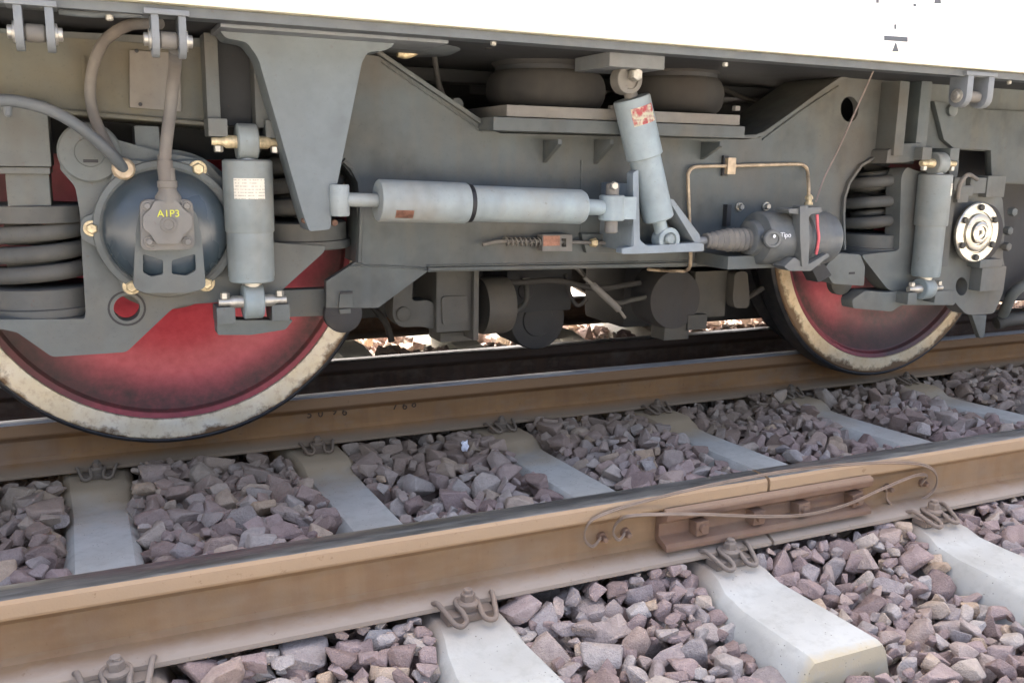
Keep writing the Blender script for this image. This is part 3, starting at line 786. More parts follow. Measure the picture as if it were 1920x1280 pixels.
# dusty left end of the beam: bolted cover plates and stiffeners
plate('beam_cover', [(-600, 20), (420, 92), (420, 238), (-600, 158)], FY-.004, .003, M['beam'], fr, bev=.0008)
cp = plate('cover_plate', [(243, 94), (338, 100), (340, 209), (243, 202)], FY-.016, .012, M['cover'], fr, bev=.002)
for px, py in ((256, 96), (263, 196)): bolt('screw_hole', px, py, FY-.0165, 3.6, M['black'], cp, .001, hexa=False)
pbox('stiffener', 155, 104, 161, 178, FY-.012, .012, M['beam'], fr, .001)
# damper mount ribs
pbox('mount_rib', 386, 62, 411, 240, 2.115, .075, M['frame'], fr, .003)
pbox('mount_rib', 477, 70, 503, 240, 2.115, .075, M['frame'], fr, .003)
pbox('mount_back', 409, 70, 478, 236, 2.17, .02, M['under'], fr, .002)
pbox('mount_rib', 1682, 152, 1700, 292, 2.115, .075, M['frame'], fr, .003); pbox('mount_rib', 1722, 152, 1742, 290, 2.13, .06, M['frame'], fr, .003)
plate('mount_arm', [(1665, 282), (1690, 270), (1730, 268), (1728, 300), (1700, 304), (1662, 306)], 2.125, .09, M['frame'], fr, bev=.003)
# right-hand end panel
plate('end_panel', [(1752, 190), (1840, 205), (2200, 225), (2200, 352), (1860, 341), (1858, 282), (1788, 278), (1770, 262)], FY-.02, .018, M['frame'], fr, bev=.002)
# ribs below the air spring seat
for pts in ([(1006, 262), (1042, 262), (1026, 306), (1016, 314)], [(1102, 262), (1138, 262), (1121, 308), (1110, 316)], [(1304, 266), (1338, 266), (1322, 300), (1312, 306)]):
    c = at(pts[2][0], pts[2][1], FY); a = at(pts[0][0], pts[0][1], FY); xm = at((pts[0][0]+pts[1][0])/2-6, 262, FY).x
    bm = bmesh.new(); bm_prism(bm, [(xm, FY, a.z), (xm, FY-.085, a.z), (xm, FY-.085, a.z-.012), (xm, FY, c.z)], (.012, 0, 0)); finish('seat_rib', bm, M['frame'], fr, bev=.002)
# air spring seat plates
sp = pbox('spring_seat', 925, 228, 1397, 252, FY-.095, .42, M['frame'], fr, .003)
pbox('seat_plate', 950, 206, 1388, 227, FY-.08, .40, M['cover'], sp, .003)
for px, py in ((978, 196), (1380, 206), (1148, 203)): 
    p = at(px, py, FY-.05); lathe('seat_bolt', at(px, 208, FY-.05), (0, 0, 1), [(0, .012), (.012, .012), (.014, .008)], M['cover'], sp, 6)
# air springs: double rubber bellows
def bellows(px, py0, Y, rpx, zt):
    p = at(px, py0, Y); r = rpx*mpp(px, py0, Y); h = zt-p.z; prof = []
    n = 10; h1 = h*.60
    for k in range(n+1):
        a = -math.pi/2+math.pi*k/n; prof.append((h1*.5+h1*.5*math.sin(a), r*.80+r*.20*math.cos(a)))
    prof.append((h1+.004, r*.78))
    for k in range(1, n+1):
        a = -math.pi/2+math.pi*k/n; prof.append((h1+.006+(h-h1)*.5+(h-h1)*.5*math.sin(a), r*.78+r*.16*math.cos(a)))
    o = lathe('air_spring', p, (0, 0, 1), prof, M['rubber'], bogie, 40, 60, label='dusty brown double-bellows air spring')
    lathe('girdle_hoop', p+Vector((0, 0, h1)), (0, 0, 1), [(-.006, r*.80), (-.004, r*.85), (.010, r*.85), (.012, r*.80)], M['dark'], o, 40)
bellows(1022, 207, 2.35, 112, ZB+.04); bellows(1262, 214, 2.35, 92, ZB+.045)

# wheels ------------------------------------------------------------
def wheel(x, ycol, s, rimmat, lab, zc=ZW, kr=1.0):
    """s = +1: outer face towards -Y"""
    c = (x, ycol, zc); ax = (0, s, 0)
    webp = [(-.045, 0), (-.045, .12), (-.03, .145), (.030, .20), (.048, .30), (.040, .40), (.022, .446), (.008, .453), (.003, .466), (.010, .4665), (.09, .44), (.085, .2), (.11, .13), (.11, 0)]
    o = lathe('wheel', (c[0], c[1], c[2]), ax, [(a, r*kr) for a, r in webp], M['web'] if rimmat == M['rim'] else M['web2'], bogie, 96, 40)
    def recentre(q):
        d = Vector(c)-WORLD[q]                      # origin at the axle so that radial paint works
        for v in q.data.vertices: v.co -= d
        q.location += d; WORLD[q] = Vector(c)
    recentre(o)
    def sub(name, pr, mat, seg=128):
        q = lathe(name, c, ax, pr, mat, o, seg, 30, closed=True); recentre(q); return q
    sub('rim', [(a, r*kr) for a, r in [(.006, .4668), (.000, .4685), (-.001, .4995), (.001, .5185), (.005, .522), (.02, .522), (.02, .4668)]], rimmat)
    RT = zc+.0005                                   # tread rides on the rail head
    sub('tyre', [(a, r*kr) for a, r in [(.0205, .4675), (.0205, .5235), (.006, .5232), (.005, .526), (.012, .534), (.022, .5365), (.085, .5365), (.096, .530)]]+[(.105, RT), (.225, RT-.001), (.236, RT+.014), (.242, RT+.026), (.250, RT+.028), (.262, RT+.020), (.266, RT-.02), (.262, .44), (.10, .44)], M['tyre'])
    o['label'] = lab; return o
ZR_ = .472
wL = wheel(XL, YWH, 1, M['rim'], 'large left wheel, red web and stained white rim')
wR = wheel(XR, YWH, 1, M['rim2'], 'right wheel, red web half hidden by dark grease, tan rim', ZR_, 1.025)
for x, z in ((XL, ZW), (XR, ZR_)):
    wheel(x, 6.8-YWH, -1, M['rim2'], 'far wheel on the other rail', z)
    cyl('axle', (x, 2.2, z), (x, 4.6, z), .085, M['dark'], bogie, 24)
# coil springs --------------------------------------------------------
def coil(x, yc, z0, z1, r, wr, turns, mat, ph=0., lab=None):
    bm = bmesh.new(); n = int(turns*28); P = []
    for k in range(n+1):
        t = k/n; a = ph+2*math.pi*turns*t; P.append((x+r*math.cos(a), yc+r*math.sin(a), z0+(z1-z0)*t))
    bm_tube(bm, P, wr, 12); o = finish('coil_spring', bm, mat, bogie, smooth=60)
    if lab: o['label'] = lab
    return o
SY = 2.29
def spring_at(px0, px1, top, bot, cx_world, turns=4.2, ph=0., lab=None):
    z1 = at((px0+px1)/2, top, SY-.1).z; z0 = at((px0+px1)/2, bot, SY-.1).z
    o = coil(cx_world, SY, z0+.010, z1-.010, 0.098, .0182, turns, M['spring'], ph, lab)
    coil(cx_world, SY, z0+.014, z1-.014, .055, .011, turns*1.5, M['spring'], ph+1).name = 'inner_coil_spring'
    lathe('spring_end', (cx_world, SY, z1-.004), (0, 0, 1), [(0, .113), (.002, .117), (.036, .117), (.038, .112)], M['spring'], o, 40)
    lathe('spring_end', (cx_world, SY, z0-.062), (0, 0, 1), [(0, .124), (.004, .127), (.020, .127), (.022, .118), (.062, .117), (.064, .112)], M['spring'], o, 40)
    return o
spring_at(0, 155, 416, 544, XL-.287, turns=2.9, ph=1.2, lab='heavy dark coil spring at the left picture edge')
spring_at(520, 600, 270, 420, XL+.287, turns=3.4, ph=.4)
spring_at(1585, 1685, 304, 442, XR-.287, turns=3.3, ph=.9, lab='coil spring inside the arched frame opening')
box('dark_backing', XR+.16, XR+.75, 2.36, 2.38, .2, .85, M['dark'], bogie, .001)  # dark sheet added as backing where there is only shade
# spring pot above the left spring
pbox('spring_pot', -80, 186, 92, 312, FY-.03, .2, M['box'], bogie, .005); pbox('pot_rim', -80, 313, 94, 326, FY-.02, .18, M['box'], bogie, .003)
pbox('pot_neck', 12, 326, 94, 388, FY-.005, .16, M['box'], bogie, .004)
box('dark_backing', XR-.287-.135, XR-.287+.15, 2.415, 2.42+.012, .38, .85, M['dark'], bogie, .001)  # dark backing sheet behind the arched spring opening

# left axle box ---------------------------------------------------------
BY = 2.155
ab_px = rnd([(110, 270), (120, 262), (205, 258), (300, 285), (385, 300), (430, 350), (440, 430), (515, 455), (612, 462), (606, 474, 3), (522, 550, 3), (470, 566), (405, 567), (330, 572, 20), (237, 660, 8), (98, 669, 8), (32, 623, 4), (4, 617, 3), (-40, 617), (-120, 612), (-120, 600), (158, 598, 4), (161, 590, 5), (154, 480), (150, 400, 10), (141, 350, 8), (113, 318, 4)], 10)
axl = plate('axle_box', ab_px, BY, .05, M['box'], bogie, holes=[circ(238, 578, 25, 24)], label='left grey axle box plate with round hole')
plate('box_core', circ(312, 430, 150, 150, 40), BY+.045, .14, M['box'], axl, bev=0)
bm = bmesh.new(); p = at(238, 578, BY); bm_lathe(bm, p+Vector((0, -.001, 0)), (0, 1, 0), [(0, .0345), (.0, .039), (.012, .0395), (.012, .0345)], 28, closed=True); finish('hole_ring', bm, M['dark'], axl)
pd = lathe('pivot_disc', at(168, 286, BY), (0, -1, 0), [(0, .062), (.010, .062), (.014, .058), (.015, .030), (.013, .028), (.013, 0)], M['box'], axl, 40)
pbox('pivot_slot', 156, 299, 184, 305, BY-.0155, .004, M['black'], pd, 0)
# bolted flange with lobes
fl = rnd([(222, 300), (250, 300), (300, 306), (352, 300), (384, 302), (392, 330), (418, 360), (432, 420), (425, 470), (400, 505), (405, 540), (372, 552), (330, 545), (270, 548), (232, 552), (224, 528), (196, 470), (150, 448), (152, 408), (178, 400), (196, 360), (210, 330)], 14)
fo = plate('cover_flange', fl, BY-.022, .022, M['box'], axl, bev=.004)
DY = BY-.022
pc = at(313, 430, DY); md = mpp(313, 430, DY)
dome = lathe('domed_cover', pc, (0, -1, 0), [(.004, 111*md), (.012, 110*md), (.026, 104*md), (.040, 91*md), (.050, 74*md), (.055, 58*md), (.057, 0)], M['blue'], axl, 64, 60, label='dark blue glossy domed axle end cover')
lathe('cover_ring', pc, (0, -1, 0), [(0, 128*md), (.006, 126*md), (.008, 116*md), (.004, 111*md), (.004, 0)], M['box'], axl, 64)
for px, py, r in ((371, 317, 13), (172, 428, 12), (247, 536, 13), (386, 530, 13), (305, 296, 8)):
    bolt('cover_bolt', px, py, DY, r*.86, M['brass'] if r > 10 else M['cover'], axl, .014, True)
lathe('cable_boss', at(232, 317, DY), (0, -1, 0), [(0, .024), (.012, .022), (.016, .018), (.024, .018)], M['copper'], axl, 20)
# speed sensor housing over the dome
SYY = DY-.076
plate('sensor_yoke', rnd([(262, 392), (366, 392), (378, 440), (386, 540, 10), (355, 549), (270, 549), (250, 540, 10), (254, 440)], 14), SYY+.016, .030, M['box'], axl,
      holes=[rnd([(268, 476), (306, 488), (306, 514), (284, 519), (268, 511)], 4), rnd([(322, 488), (366, 476), (368, 507), (350, 517), (322, 514)], 4)])
sq = plate('sensor_flange', rnd([(262, 374), (362, 374), (366, 468), (264, 470)], 16), SYY-.006, .02, M['cover'], axl, bev=.003)
for px, py in ((276, 386), (350, 386), (280, 453), (352, 453)): bolt('sensor_screw', px, py, SYY-.006, 7, M['cover'], sq, .006, True)
oc = plate('sensor_cap', rnd([(290, 376), (332, 376), (345, 392), (361, 404), (361, 428), (345, 440), (336, 458), (294, 458), (282, 440), (268, 428), (268, 404), (282, 392)], 5), SYY-.020, .02, M['cover'], axl, bev=.003)
lathe('cap_boss', at(316, 421, SYY-.020), (0, -1, 0), [(0, .0165), (.003, .016), (.004, .011), (.002, .010), (.002, 0)], M['cover'], oc, 24)
pt = at(316, 401, SYY-.0205); text('yellow_marking', 'A1P3', (pt.x, SYY-.0205, pt.z), .0205, M['yellow_ink'], oc)
# cable to the sensor, and the two other hoses
pg = at(316, 376, SYY); lathe('cable_gland', pg+Vector((0, .005, -.004)), at(313, 330, SYY)-pg, [(0, .027), (.012, .026), (.024, .018), (.030, .018), (.031, .020), (.044, .020), (.045, .017), (.07, .0165)], M['cover'], axl, 20)
tube('sensor_cable', [at(314, 350, SYY+.004), at(309, 315, SYY+.002), at(311, 275, SYY), at(317, 225, SYY-.005), at(323, 170, SYY-.015), at(328, 125, SYY-.06), at(329, 92, 1.905)], .0125, M['hose'], bogie, 14, label='grey sheathed sensor cable rising to the sill')
tube('cable_sleeve', [at(313, 345, SYY+.003), at(310, 320, SYY+.002), at(309, 300, SYY+.001)], .0155, M['hose'], bogie, 14)
tube('earth_cable', [at(-120, 200, 2.06), at(-40, 190, 2.06), at(20, 189, 2.06), at(70, 199, 2.06), at(115, 217, 2.06), at(160, 246, 2.065), at(200, 281, 2.08), at(232, 316, DY-.016)], .0118, M['cable'], bogie, 14, label='thick blue-grey earth cable curving in from the left')
lathe('cable_clip', at(14, 200, 2.06), (0, 0, -1), [(0, .008), (.016, .007), (.02, .003)], M['cable'], bogie, 10)
tube('loop_hose', [at(300, 44, 1.96), at(275, 44, 1.99), at(235, 50, 2.04), at(196, 78, 2.10), at(176, 120, 2.13), at(169, 170, 2.14), at(175, 212, 2.13), at(188, 246, 2.12), at(208, 284, 2.12), at(225, 306, 2.13)], .0112, M['hose'], bogie, 14, label='brown dusty hose looping up to the sill')
pbox('back_pillar', 253, 236, 300, 300, BY+.03, .1, M['box'], bogie, .006)

# dampers ----------------------------------------------------------------
def vdamper(xw, Y, top_px, mid_px, bot_px, r1, r2, side_px, mats, lab, plate_rect, eye_h, blocks):
    xt = side_px
    zt, zm, zb = at(xt, top_px, Y).z, at(xt, mid_px, Y).z, at(xt, bot_px, Y).z
    d = lathe('damper', (xw, Y, zt), (0, 0, -1), [(0, r1*.9), (.004, r1), (zt-zm, r1), (zt-zm+.003, r1*.965), (zt-zm+.003, r2), (zt-zb-.012, r2), (zt-zb-.010, r2*.98), (zt-zb-.003, r2*.98), (zt-zb, r2*.93)], mats, bogie, 48, 40, label=lab)
    er = eye_h/2; ze = zt+er*.92
    lathe('eye', (xw-.022, Y, ze), (1, 0, 0), [(0, er*.9), (.003, er), (.041, er), (.044, er*.9)], mats, d, 32)
    lathe('neck', (xw, Y, zt-.002), (0, 0, 1), [(0, .022), (.012, .020)], M['zinc'], d, 20)
    ze2 = zb-er*1.12
    lathe('eye', (xw-.022, Y, ze2), (1, 0, 0), [(0, er*.9), (.003, er), (.041, er), (.044, er*.9)], mats, d, 32)
    lathe('neck', (xw, Y, zb-.016), (0, 0, 1), [(-.02, .020), (.017, .022)], M['zinc'], d, 20)
    for z in (ze, ze2):
        bm = bmesh.new(); bm_lathe(bm, (xw-.074, Y-.004, z), (1, 0, 0), [(0, .0085), (.022, .0085), (.03, .014), (.118, .014), (.126, .0085), (.148, .0085)], 16); finish('pin', bm, M['brass'] if z == ze else M['zinc'], d)
        for sx in (-1, 1):
            sgn = 1 if z == ze else -1
            bo = box('pin_block', xw+sx*.060-.020, xw+sx*.060+.020, Y-.012, Y+.06, z+sgn*.010, z+sgn*.048, M['box'], d, .003)
            lathe('block_bolt', (xw+sx*.060, Y-.004, z-sgn*.009), (0, 0, -sgn), [(0, .010), (.012, .010), (.014, .007)], M['zinc'], d, 6)
    if plate_rect:
        a0, a1, ztp, zbt = plate_rect; bm = bmesh.new(); n = 6; rr = r1+.0012
        n = 10; rows = []
        for r_, zz in ((r1-.001, ztp), (rr, ztp), (rr, zbt), (r1-.001, zbt)):
            rows.append([bm.verts.new((xw+r_*math.sin(R(a0+(a1-a0)*k/n)), Y-r_*math.cos(R(a0+(a1-a0)*k/n)), zt-zz)) for k in range(n+1)])
        for p_, q_ in zip(rows, rows[1:]+rows[:1]):
            for k in range(n): bm.faces.new((p_[k], p_[k+1], q_[k+1], q_[k]))
        for k in (0, n): bm.faces.new([r_[k] for r_ in rows])
        finish('nameplate', bm, M['plate'], d)
    return d
YDM = 2.105
mL = mpp(470, 400, YDM)
vdamper(at(466, 365, YDM).x, YDM, 299, 432, 527, .0535, .0505, 470, M['damper_dark'], 'left vertical damper, pale grey cylinder with cream nameplate', (-42, 30, .040, .084), .080, None)
dr = vdamper(at(1745, 420, YDM).x, YDM, 326, 421, 517, .0505, .0445, 1745, M['damper_dark'], 'right vertical damper, blue-grey cylinder with white nameplate', (18, 70, .028, .066), .070, None)
# lower mounts of the vertical dampers
plate('damper_foot', rnd([(406, 590), (425, 572), (430, 600), (550, 600), (535, 618), (470, 628), (408, 628)], 4), YDM+.02, .05, M['box'], bogie, bev=.003)
plate('damper_foot', rnd([(1622, 545), (1660, 548), (1700, 545), (1795, 545), (1790, 572), (1690, 572), (1672, 584), (1600, 578), (1598, 562)], 4), YDM+.035, .05, M['box'], bogie, bev=.003)

# horizontal yaw damper
YY = 2.03
pL, pR = at(708, 376, YY), at(1092, 388, YY)
axv = (pR-pL); Ly = axv.length; axn = axv.normalized()
x873 = (at(873, 381, YY)-pL).dot(axn); x881 = (at(881, 381, YY)-pL).dot(axn)
ra = 39*mpp(790, 378, YY); rb_ = 33*mpp(985, 385, YY)
yd = lathe('damper', pL, axn, [(0, ra*.95), (.003, ra), (x873-.003, ra), (x873, ra*.96)], M['damper'], bogie, 56, 40, label='horizontal pale blue-grey yaw damper')
lathe('gaiter_ring', pL+axn*(x873-.001), axn, [(0, ra*.93), (x881-x873+.002, ra*.93)], M['black'], yd, 48)
lathe('damper_tube', pL+axn*x881, axn, [(0, rb_), (Ly-x881-.008, rb_), (Ly-x881, rb_*.9)], M['damper'], yd, 56)
cyl('rod', pL-axn*.075, pL+axn*.002, 13*mpp(680, 374, YY), M['damper'], yd)
bm = bmesh.new(); bm_lathe(bm, at(636, 346, YY+.0), (0, 0, -1), [(0, .020), (.003, .022), (.066, .022), (.069, .020)], 28); finish('eye', bm, M['damper'], yd)
cyl('rod', pR-axn*.002, pR+axn*.06, 15*mpp(1112, 388, YY), M['damper'], yd)
e1 = pR+axn*.085
bm = bmesh.new(); bm_lathe(bm, e1+Vector((0, 0, .032)), (0, 0, -1), [(0, .030), (.003, .033), (.061, .033), (.064, .030)], 32); bm_box(bm, e1+Vector((.03, 0, 0)), (.055, .05, .056)); finish('eye', bm, M['damper'], yd)
cyl('pin', e1+Vector((0, 0, -.064)), e1+Vector((0, 0, .062)), .017, M['cover'], yd, 20)
bolt('pin_nut', 1148, 348, YY-.02, 8, M['zinc'], yd)
bm = bmesh.new(); n = 5
L = []
for k in range(n+1):
    a = R(22+26*k/n); L.append((ra+.0008, a))
for xo in (.03, .082):
    pass
v0 = [bm.verts.new(pL+axn*.03+Vector((0, -math.cos(a)*r_, -math.sin(a)*r_))) for r_, a in L]; v1 = [bm.verts.new(v.co+axn*.042) for v in v0]
for k in range(n): bm.faces.new((v0[k], v0[k+1], v1[k+1], v1[k]))
bmesh.ops.solidify(bm, geom=bm.faces, thickness=.001); finish('red_nameplate', bm, M['rust_block'], yd)

# bracket that carries the yaw damper and the inclined damper
KY = 2.02
kb = plate('damper_mount', rnd([(1166, 466), (1188, 462), (1187, 324), (1197, 318), (1200, 450), (1212, 461, 8), (1306, 455, 4), (1320, 457), (1320, 471), (1192, 476), (1166, 476)], 3), KY, .03, M['bracket'], bogie, bev=.003, label='pale blue-grey welded mount holding two dampers')
plate('mount_web', [(1166, 476), (1188, 320), (1200, 318), (1255, 368), (1318, 455), (1320, 472)], KY+.09, .02, M['frame'], kb, bev=.003)
zb0, zb1 = at(1240, 474, KY).z, at(1240, 461, KY).z
box('mount_floor', at(1196, 468, KY).x, at(1316, 464, KY).x, KY+.005, FY, zb0+.001, zb1, M['bracket'], kb, .002)
plate('mount_gusset', [(1252, 372), (1263, 374), (1312, 440), (1314, 455), (1303, 456)], KY+.012, .075, M['bracket'], kb, bev=.002)
xg = at(1192, 400, KY).x
box('mount_wall', xg-.006, xg+.006, KY+.004, FY, zb0+.004, at(1194, 345, KY).z, M['bracket'], kb, .002)
# inclined secondary damper
IY = 2.045
t0, t1, t2 = at(1184, 184, IY), at(1208, 293, IY), at(1235, 411, IY)
ax = (t2-t0).normalized(); m_ = mpp(1210, 300, IY)
L1 = (t1-t0).length; L2 = (t2-t0).length
idp = lathe('damper', t0, ax, [(0, 33*m_), (.004, 34.5*m_), (L1, 34.5*m_), (L1+.002, 33*m_), (L1+.002, 29.5*m_), (L2-.004, 29.5*m_), (L2, 27*m_)], M['damper'], bogie, 48, 40, label='inclined pale damper with red and cream nameplate')
cyl('rod', t0-ax*.05, t0+ax*.002, .017, M['cover'], idp)
eye = at(1174, 150, IY)
lathe('eye', eye+Vector((0, .02, 0)), (0, -1, 0), [(0, .034), (.002, .036), (.038, .036), (.040, .034), (.040, .024), (.034, .022), (.034, 0)], M['cover'], idp, 32)
bolt('eye_bolt', 1187, 141, IY-.02, 13, M['zinc'], idp, .02)
cyl('rod', t2-ax*.002, t2+ax*.045, .018, M['damper'], idp)
eye = at(1248, 449, IY)
lathe('eye', eye+Vector((0, .02, 0)), (0, -1, 0), [(0, .031), (.002, .033), (.038, .033), (.040, .031), (.040, .021), (.034, .019), (.034, 0)], M['damper'], idp, 32)
bolt('eye_bolt', 1252, 447, IY-.015, 10, M['damper_dark'], idp, .012)
bm = bmesh.new(); u = Vector((0, -1, 0)); u = (u-ax*u.dot(ax)).normalized(); v_ = ax.cross(u)
v0 = []; v1 = []
for k in range(7):
    a = R(-42+78*k/6); dvec = (u*math.cos(a)-v_*math.sin(a))*(34.5*m_+.0008); v0.append(bm.verts.new(t0+ax*.022+dvec)); v1.append(bm.verts.new(t0+ax*.066+dvec))
for k in range(6): bm.faces.new((v0[k], v0[k+1], v1[k+1], v1[k]))
bmesh.ops.solidify(bm, geom=bm.faces, thickness=.001); finish('nameplate', bm, M['plate_red'], idp)
# box on the car body that carries its upper end
xa, xb = at(1143, 110, 1.985).x, at(1247, 110, 1.985).x; za, zc = at(1195, 128, 1.985).z, ZB-.008
box('damper_box', xa, xb, 1.985, 2.16, za, zc, M['lug'], body, .003)

# brake actuator -------------------------------------------------------------
AY = 2.045
c0, c1 = at(1400, 446, AY), at(1552, 446, AY); La = (c1-c0).length; ma = mpp(1490, 446, AY); rA = 50*ma
ac = lathe('brake_actuator', c0, c1-c0, [(0, rA*.55), (.004, rA*.62), (.022, rA*.66), (.030, rA*.92), (.036, rA*.96), (La*.58, rA*.96), (La*.60, rA*1.05), (La*.66, rA*1.05), (La*.67, rA), (La*.93, rA*.99), (La*.97, rA*.93), (La, rA*.7), (La+.003, 0)], M['cylinder'], bogie, 48, 40, label='dark blue-grey brake actuator with rubber bellows')
xband = at(1508, 446, AY-rA).x
plate('band', rnd([(1500, 386), (1516, 386), (1518, 440), (1516, 500), (1504, 500), (1500, 440)], 3), AY-rA-.012, .03, M['cylinder'], ac, bev=.002)
for pts in ([(1478, 392), (1540, 388), (1542, 398), (1520, 402), (1510, 420), (1500, 402), (1480, 400)], [(1470, 500), (1490, 482), (1512, 498), (1552, 474), (1556, 480), (1520, 508), (1480, 508)]):
    plate('band_ear', rnd(pts, 3), AY-rA-.006, .05, M['cylinder'], ac, bev=.002)
tube('red_ribbon', [at(1532, 402, AY-rA-.004), at(1533, 425, AY-rA-.007), at(1535, 445, AY-rA-.008), at(1533, 462, AY-rA-.007), at(1530, 477, AY-rA-.004)], .0042, M['red_tag'], ac, 8)
lathe('side_port', at(1448, 448, AY-rA), (-.35, -1, 0), [(-.012, .026), (.006, .026), (.010, .022), (.010, .016), (.006, .015), (.006, 0)], M['cylinder'], ac, 24)
p = at(1452, 443, AY-rA-.012); lathe('port_spot', p, (0, -1, 0), [(0, .005), (.001, .004)], M['white_ink'], ac, 12)
p = at(1474, 441, AY-rA-.0005); text('white_marking', 'Tipo', (p.x, AY-rA*.97-.0015, p.z), .020, M['white_ink'], ac)
# bellows and rod
b0, b1 = at(1322, 451, AY), at(1406, 449, AY); Lb = (b1-b0).length; pr = [(0, .012), (.0, .020)]
nb = 9
for k in range(nb):
    s0 = Lb*k/nb; rr = .021+.012*min(1, k/4); pr += [(s0+Lb/nb*.15, rr*.86), (s0+Lb/nb*.5, rr), (s0+Lb/nb*.85, rr*.86)]
pr += [(Lb, .030)]
lathe('bellows', b0, b1-b0, pr, M['hose'], ac, 28, 50)
cyl('push_rod', at(1300, 452, AY), b0+Vector((.004, 0, 0)), .011, M['lug'], ac, 16)
pbox('actuator_bracket', 1365, 478, 1540, 502, AY-.01, .15, M['frame'], ac, .003)
plate('actuator_arm', rnd([(1520, 500), (1545, 494), (1560, 516), (1535, 530)], 3), AY+.02, .05, M['dark'], ac, bev=.002)
for px, py in ((1386, 388), (1436, 387)): bolt('bracket_bolt', px, py, FY-.002, 6, M['zinc'], fr, .012, True)
pbox('bracket_strip', 1363, 384, 1371, 424, FY-.02, .02, M['dark'], fr, .001)
# copper air pipe with clamp, and thin hanging wire
PYY = FY-.014
pp = [(1215, 505), (1240, 507), (1268, 508), (1287, 507), (1294, 497), (1295, 470), (1293, 420), (1290, 340), (1291, 324), (1300, 314), (1320, 312), (1373, 311), (1440, 309), (1495, 308), (1508, 311), (1514, 321), (1516, 350), (1516, 366)]
tube('air_pipe', [at(x, y, PYY+((.16 if x < 1250 else .06) if y > 500 and x < 1290 else -.01 if y > 440 else 0)-(.0 if y < 345 or x < 1400 else .05)) for x, y in pp], .0052, M['copper'], bogie, 10, n=4, label='thin tan air pipe bent over the frame plate')
pbox('pipe_clamp', 1365, 296, 1380, 327, PYY-.010, .024, M['copper'], fr, .002); pbox('clamp_base', 1356, 292, 1366, 330, PYY+.004, .010, M['dark'], fr, .001)
p = at(1516, 384, PYY-.05); lathe('pipe_union', p, (0, 0, 1), [(0, .012), (.008, .012), (.009, .009), (.016, .009), (.017, .012), (.024, .011), (.03, .006)], M['brass'], bogie, 8)
M['wire2'] = simple('thin_wire', (.20, .155, .13), .7)
tube('release_wire', [at(1640, 128, 1.95), at(1608, 200, 1.99), at(1572, 280, 2.02), at(1545, 335, 2.03), at(1530, 378, AY-rA+.02)], 0.0024, M['wire2'], bogie, 6, label='thin brownish wire slanting down from the sill')
# hand-release rod with spring and turnbuckle, low on the frame
RY = FY-.03
tube('release_rod', [at(905, 458, RY), at(960, 452, RY), at(1160, 456, RY)], .005, M['cover'], fr, 8)
bm = bmesh.new(); q0, q1 = at(945, 452, RY), at(1015, 454, RY); P = []
for k in range(8*12+1):
    t = k/96; a = t*8*2*math.pi; P.append(q0.lerp(q1, t)+Vector((0, math.cos(a)*.010, math.sin(a)*.010)))
bm_tube(bm, P, .0024, 6); finish('rod_spring', bm, M['cover'], fr, smooth=60)
tb = plate('turnbuckle', [(1017, 440), (1073, 440), (1073, 471), (1017, 471)], RY-.015, .03, M['cover'], fr, holes=[[(1053, 447), (1062, 447), (1062, 463), (1053, 463)]])
pbox('worn_face', 1019, 442, 1050, 461, RY-.017, .003, M['rust_block'], tb, .001)
lathe('turnbuckle_nut', at(1107, 455, RY), (1, 0, 0), [(0, .010), (.016, .013), (.02, .008)], M['brass'], fr, 6)
plate('rod_bracket', [(1090, 438), (1165, 440), (1168, 474), (1100, 474)], RY+.012, .018, M['frame'], fr, bev=.002)

# lower lugs, traction links --------------------------------------------------
lathe('link_bush', at(640, 586, FY+.03), (0, -1, 0), [(0, 36*mpp(640, 586, FY)), (.022, 36*mpp(640, 586, FY)), (.026, 32*mpp(640, 586, FY)), (.03, 0)], M['dark'], bogie, 32)
plate('traction_link', [(500, 545), (615, 541), (615, 592), (505, 596)], FY+.05, .04, M['box'], bogie, bev=.004)
plate('lug_lock', rnd([(638, 550), (660, 550), (663, 577), (635, 577)], 2), FY-.008, .01, M['frame'], fr, bev=.001)
pbox('lock_slot', 638, 547, 661, 551, FY-.0085, .003, M['black'], fr, 0)
pbox('lock_bolt', 637, 579, 658, 588, FY-.006, .02, M['frame'], fr, .002)
rl = plate('frame_lug', rnd([(1567, 475), (1613, 477), (1622, 500), (1620, 536), (1562, 532), (1545, 505)], 4), 2.10, .10, M['box'], bogie, bev=.004)
pbox('lug_slot', 1592, 510, 1603, 514, 2.099, .002, M['black'], rl, 0)
lathe('link_bush', at(1570, 525, 2.20), (0, -1, 0), [(0, .045), (.022, .045), (.026, .040), (.03, 0)], M['motor'], bogie, 32)
# right axle box -----------------------------------------------------------------
RYB = 2.15
axr = plate('axle_box', rnd([(1686, 470), (1690, 330), (1700, 312), (1715, 320), (1790, 330), (1800, 345), (1850, 340), (1880, 372), (1884, 430), (1880, 480), (1884, 500), (1882, 545), (1864, 588), (1812, 590), (1786, 562), (1770, 545), (1725, 560), (1665, 543), (1614, 478)], 8), RYB, .06, M['box'], bogie, holes=[circ(1803, 537, 11, 17, 20)], label='right grey axle box plate behind the vertical damper')
plate('lower_arm', [(1605, 545), (1690, 542), (1692, 566), (1604, 566)], RYB+.03, .06, M['dark'], axr, bev=.004)
pbox('box_pillar', 1772, 300, 1788, 500, RYB-.03, .09, M['frame'], axr, .003)
pbox('box_block', 1840, 500, 1885, 545, RYB-.045, .1, M['box'], axr, .005); pbox('box_block', 1838, 486, 1880, 502, RYB-.05, .1, M['box'], axr, .006)
bm = bmesh.new(); pcv = at(1828, 436, RYB-.01); bm_lathe(bm, pcv, (0, -1, 0), [(0, .098), (.03, .096), (.034, .09), (.034, 0)], 40); finish('cover_seat', bm, M['dark'], axr)
